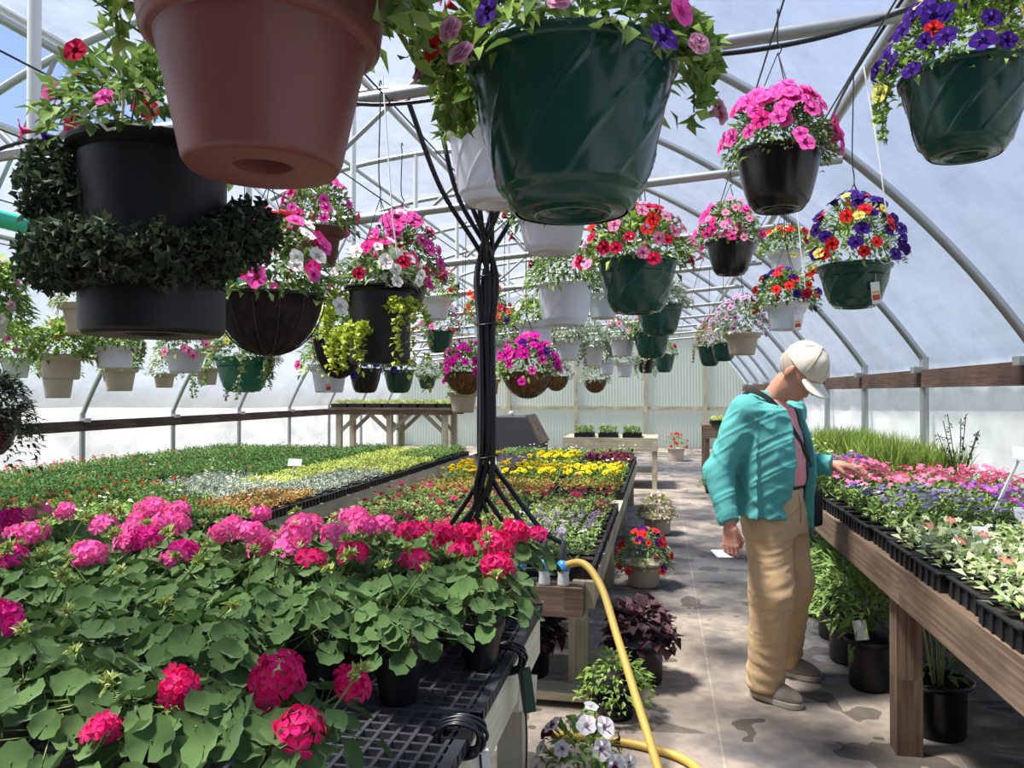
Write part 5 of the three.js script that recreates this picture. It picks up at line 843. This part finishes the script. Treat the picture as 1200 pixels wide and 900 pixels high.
// ---------- white plant signs on sticks ----------
function sign(x, y, z, h, w, hh, label, lean = 0.15, turn = 0.2) {
  const t = thing('plant_sign', label, 'plant sign', [x, y, z], turn); part('stake', bx(0.012, h, 0.006, 0, h / 2, 0, 0, 0, -lean), M.tag, t);
  part('card', bx(w, hh, 0.004, Math.sin(lean) * h * 0.95, h + hh * 0.2, 0.004, -0.35, 0, -lean * 0.4), M.tag, t);
}
sign(1.48, RT + 0.1, -3.72, 0.26, 0.15, 0.06, 'white plastic sign on a leaning stake among the purple verbena', 0.45);
sign(-1.15, CT + 0.05, -5.6, 0.3, 0.05, 0.1, 'narrow white sign on a leaning stake above the mixed annuals', -0.3);
sign(-3.5, LAT + 0.03, -6.9, 0.2, 0.13, 0.07, 'small white sign lying among the silvery seedlings', 0.1);
sign(1.12, RT + 0.02, -3.05, 0.1, 0.055, 0.06, 'white plant tag with a purple mark at the front of the display bench', 0.1);
sign(1.22, RT + 0.02, -2.5, 0.1, 0.05, 0.06, 'white plant tag in a pale green flat on the display bench', 0.1);
sign(1.4, RT + 0.02, -3.4, 0.12, 0.06, 0.07, 'white picture tag among the lavender verbena', 0.1);

// ---------- irrigation: black tubes, couplings and yellow hose ----------
{
  const t = thing('tube_bundle', 'thick bundle of black irrigation tubes hanging down to the low bench', 'tube bundle', [0, 0, 0]), r = mulberry(31);
  const cx = -0.78, cz = -3.42, tops = [[-1.02, -3.0], [-0.96, -3.25], [-0.78, -3.1], [-0.7, -3.3], [-0.62, -3.2], [-0.55, -3.0], [-0.48, -3.3], [-0.66, -3.0], [-0.85, -3.05]];
  const ends = [[-1.03, 0.72, -3.44], [-0.97, 0.7, -3.44], [-0.92, 0.7, -3.44], [-0.83, 0.7, -3.45], [-0.74, 0.7, -3.44], [-0.63, 0.75, -3.42], [-0.515, 0.75, -3.41], [-0.43, 0.75, -3.41], [-0.9, 0.7, -3.46]];
  tops.forEach(([x, z], k) => { const a = k * 0.7, o = k === 0 ? 0 : 0.03 + 0.012 * (k % 2), ox = Math.cos(a) * o, oz = Math.sin(a) * o, e = ends[k];
    part('tube', tube([[x, tieY(x) - 0.02, z], [cx + (x - cx) * 0.62, 2.3, cz + (z - cz) * 0.6], [cx + ox * 1.4, 1.98, cz + oz * 1.4], [cx + ox, 1.7, cz + oz], [cx + ox, 1.12, cz + oz], [cx + ox * 1.6 + (e[0] - cx) * 0.25, 0.98, cz + oz + (e[2] - cz) * 0.2], [cx + (e[0] - cx) * 0.8, 0.78, cz + (e[2] - cz) * 0.7], e], 0.0115, 60, 8), M.blacktube, t); });
  for (const y of [1.95, 1.73, 1.13]) { const p = []; for (let k = 0; k < 16; k++) p.push([cx + Math.cos(k / 16 * 6.2832) * 0.057, y + 0.005 * Math.sin(k), cz + Math.sin(k / 16 * 6.2832) * 0.057]); part('cable_tie', tube(p, 0.004, 32, 5, true), M.blacktube, t); }
}
const capBlue = phys('#3f8fd0', 0.35), capWhite = phys('#d5dad8', 0.4);
[[-0.63, -3.42], [-0.515, -3.4], [-0.43, -3.4]].forEach(([x, z], k) => {
  const t = thing('hose_coupling', 'white hose coupling with a blue collar at the end of the low bench', 'hose coupling', [x, CT, z - 0.01], 0, 'hose couplings on the low bench');
  part('body', lathe([[0, 0], [0.024, 0], [0.027, 0.01], [0.024, 0.05], [0.027, 0.06], [0.027, 0.075], [0, 0.08]], 20), capWhite, t); part('collar', lathe([[0.0, 0.07], [0.03, 0.07], [0.032, 0.08], [0.028, 0.1], [0.014, 0.115], [0, 0.115]], 20), capBlue, t); part('barb', lathe([[0, 0.11], [0.013, 0.11], [0.015, 0.15], [0.012, 0.2], [0, 0.2]], 14), std('#4a4f56', 0.5), t);
});
solo('garden_hose', 'yellow garden hose looping from the low bench end down to the floor', 'hose', tube([[-0.45, 0.64, -3.42], [-0.34, 0.675, -3.36], [-0.26, 0.61, -3.28], [-0.17, 0.43, -3.1], [-0.06, 0.2, -2.86], [0.03, 0.035, -2.68], [0.1, 0.018, -2.6], [0.17, 0.018, -2.75], [0.1, 0.018, -3.0], [-0.06, 0.018, -3.1], [-0.27, 0.018, -3.14], [-0.45, 0.018, -3.15]], 0.0165, 140, 10), phys('#bf9f4a', 0.5));
{ // riser post and pipe at the far end of the geranium bench
  const t = thing('water_riser', 'grey riser pipe with white fitting clamped to a short wooden post', 'riser pipe', [-2.55, 0, -2.6]);
  part('post', bx(0.14, 0.82, 0.09, 0, 0.41, 0), M.wood, t); part('pipe', tube([[0.02, 0.72, 0.08], [0.02, 1.12, 0.08]], 0.013, 1, 10), std('#6d7c8c', 0.4), t); part('fitting', lathe([[0, 0.66], [0.028, 0.66], [0.03, 0.7], [0.026, 0.74], [0.016, 0.76], [0, 0.76]], 18).translate(0.02, 0, 0.08), capWhite, t); part('valve', bx(0.1, 0.03, 0.03, 0.02, 0.79, 0.08), M.tag, t);
  solo('looped_hose', 'short yellow hose loop at the riser post', 'hose', tube([[-2.75, 0.68, -2.5], [-2.6, 0.72, -2.45], [-2.45, 0.7, -2.42], [-2.38, 0.55, -2.42], [-2.38, 0.02, -2.42]], 0.014, 40, 8), phys('#bf9f4a', 0.5));
}
// dark leafy basket at the edge of the view
basket(-2.36, 1.36, -2.3, 0.26, { label: 'dark leafy hanging plant beside the riser pipe', pot: 'black', H: 0.16, green: 'dark', n: 1500, len: 0.03, spread: 1.45, h: 0.12, drop: 0.3, flowers: [] });
{ // black feed line tied along the nearest cross tie
  const z = -2.98, pts = []; for (let k = 0; k <= 10; k++) { const x = 1.0 - k * 0.42; pts.push([x, tieY(x) + (k % 3 === 0 ? 0.032 : -0.05), z + 0.036]); }
  solo('feed_line', 'black irrigation feed line tied along a steel cross tie', 'feed line', tube(pts, 0.009, 90, 6), M.blacktube);
  solo('feed_line', 'thin black water line sagging over the aisle purlin', 'feed line', tube([[0.9, 2.9, -2.9], [0.84, 2.83, -3.6], [0.9, 2.86, -4.8], [0.84, 2.8, -5.8], [0.9, 2.86, -6.64]], 0.008, 60, 6), M.blacktube);
}
// ---------- things further back ----------
{
  const t = thing('trestle_table', 'tall rough timber trestle table carrying lime seedling trays', 'table', [-4.4, 0, -12.5]), h = 1.17, W = 2.2, D = 0.8;
  for (let k = 0; k < 5; k++) part('plank', bx(W, 0.035, D / 5 - 0.01, 0, h - 0.018, -D / 2 + (k + 0.5) * D / 5), M.wood, t);
  for (const s of [-1, 1]) part('apron', bx(W - 0.1, 0.08, 0.035, 0, h - 0.08, s * (D / 2 - 0.05)), M.wood, t);
  for (const x of [-0.95, -0.05, 0.9]) for (const s of [-1, 1]) { part('leg', bx(0.09, h - 0.04, 0.09, x, (h - 0.04) / 2, s * (D / 2 - 0.11)), M.palewood, t); if (x < 0.5) part('brace', bar([x + 0.03, h - 0.4, s * (D / 2 - 0.11)], [x + 0.36, h - 0.1, s * (D / 2 - 0.11)], 0.04, 0.06), M.palewood, t); if (x > -0.5) part('brace', bar([x - 0.03, h - 0.4, s * (D / 2 - 0.11)], [x - 0.36, h - 0.1, s * (D / 2 - 0.11)], 0.04, 0.06), M.palewood, t); }
  for (let k = 0; k < 7; k++) trayOf('lime', k % 2, 'black flat of lime seedlings on the tall trestle table', 'lime flats on the trestle table', [-4.4 - 0.93 + k * 0.31, h, -12.38], Math.PI / 2);
}
{ // dark covered heater with sloping shoulders
  const t = thing('covered_heater', 'dark grey tarpaulin-covered heater with sloping top and wooden lid edge', 'heater', [-2.02, 0, -10.95]); const s = new THREE.Shape(); s.moveTo(-0.4, 0); s.lineTo(0.4, 0); s.lineTo(0.4, 0.72); s.lineTo(0.22, 1.08); s.lineTo(-0.2, 1.08); s.lineTo(-0.4, 0.72);
  part('cover', new THREE.ExtrudeGeometry(s, { depth: 0.7, bevelEnabled: true, bevelSize: 0.015, bevelThickness: 0.015, bevelSegments: 2 }), std('#3f4045', 0.75), t); part('lid_edge', bar([0.22, 1.11, 0.35], [0.43, 0.73, 0.35], 0.72, 0.03), M.wood, t); part('knob', lathe([[0, 1.08], [0.03, 1.09], [0.04, 1.13], [0.02, 1.16], [0, 1.16]], 14).translate(-0.05, 0, 0.35), M.whitepaint, t);
}
function farTable(x, z, w, d, h, label, mat) {
  const t = thing('slatted_table', label, 'table', [x, 0, z]); for (let k = 0; k < 4; k++) part('plank', bx(w, 0.03, d / 4 - 0.01, 0, h - 0.015, -d / 2 + (k + 0.5) * d / 4), mat, t);
  for (const sx of [-1, 1]) for (const sz of [-1, 1]) part('leg', bx(0.07, h - 0.03, 0.07, sx * (w / 2 - 0.05), (h - 0.03) / 2, sz * (d / 2 - 0.05)), mat, t); part('apron', bx(w, 0.16, 0.03, 0, h - 0.11, d / 2 - 0.015), mat, t); part('shelf', bx(w - 0.04, 0.03, d - 0.04, 0, 0.22, 0), mat, t);
}
farTable(-0.75, -12.0, 1.4, 1.1, 0.75, 'wooden slatted table with lower shelf beyond the flower bench', M.palewood);
for (let k = 0; k < 3; k++) lay('green', 'the slatted table beyond the bench', -1.15 + k * 0.36, 0.75, -11.75, Math.PI / 2);
farTable(0.85, -11.9, 0.5, 0.9, 0.95, 'narrow tall stand of grey slats near the end wall', M.wood);
lay('lime', 'the narrow tall stand', 0.85, 0.95, -11.7, Math.PI / 2);
// ---------- cords and tags on the bench edge ----------
function cordWrap(z, label, tagMat, tagLabel, len) {
  const t = thing('cord_wrap', label, 'cord', [GB.x1, GB.top, z]), pts = [];
  for (let k = 0; k <= 60; k++) { const a = k / 10 * 6.2832; pts.push([-0.02 + Math.cos(a) * (0.05 + 0.01 * Math.sin(k)), -0.005 + Math.sin(a) * 0.035, -0.03 + k * 0.001]); }
  part('coil', tube(pts, 0.0045, 200, 5), M.blacktube, t); part('strap', bx(0.035, len, 0.018, 0.04, -len / 2 - 0.03, 0.0, 0, 0.35, 0.14), tagMat, t).userData.label = tagLabel; part('loose_end', tube([[0.03, -0.03, 0.02], [0.045, -0.2, 0.03], [0.035, -0.42, 0.02], [0.03, -0.62, 0.04]], 0.003, 20, 5), M.blacktube, t);
}
cordWrap(-1.62, 'black cord wound on the bench edge with a white ribbon tag', M.tag, 'white ribbon tag', 0.2);
cordWrap(-2.12, 'black cord wound on the bench edge with a green plug strip', std('#274e40', 0.5), 'dark green plug', 0.12);

renderer.render(scene, camera);
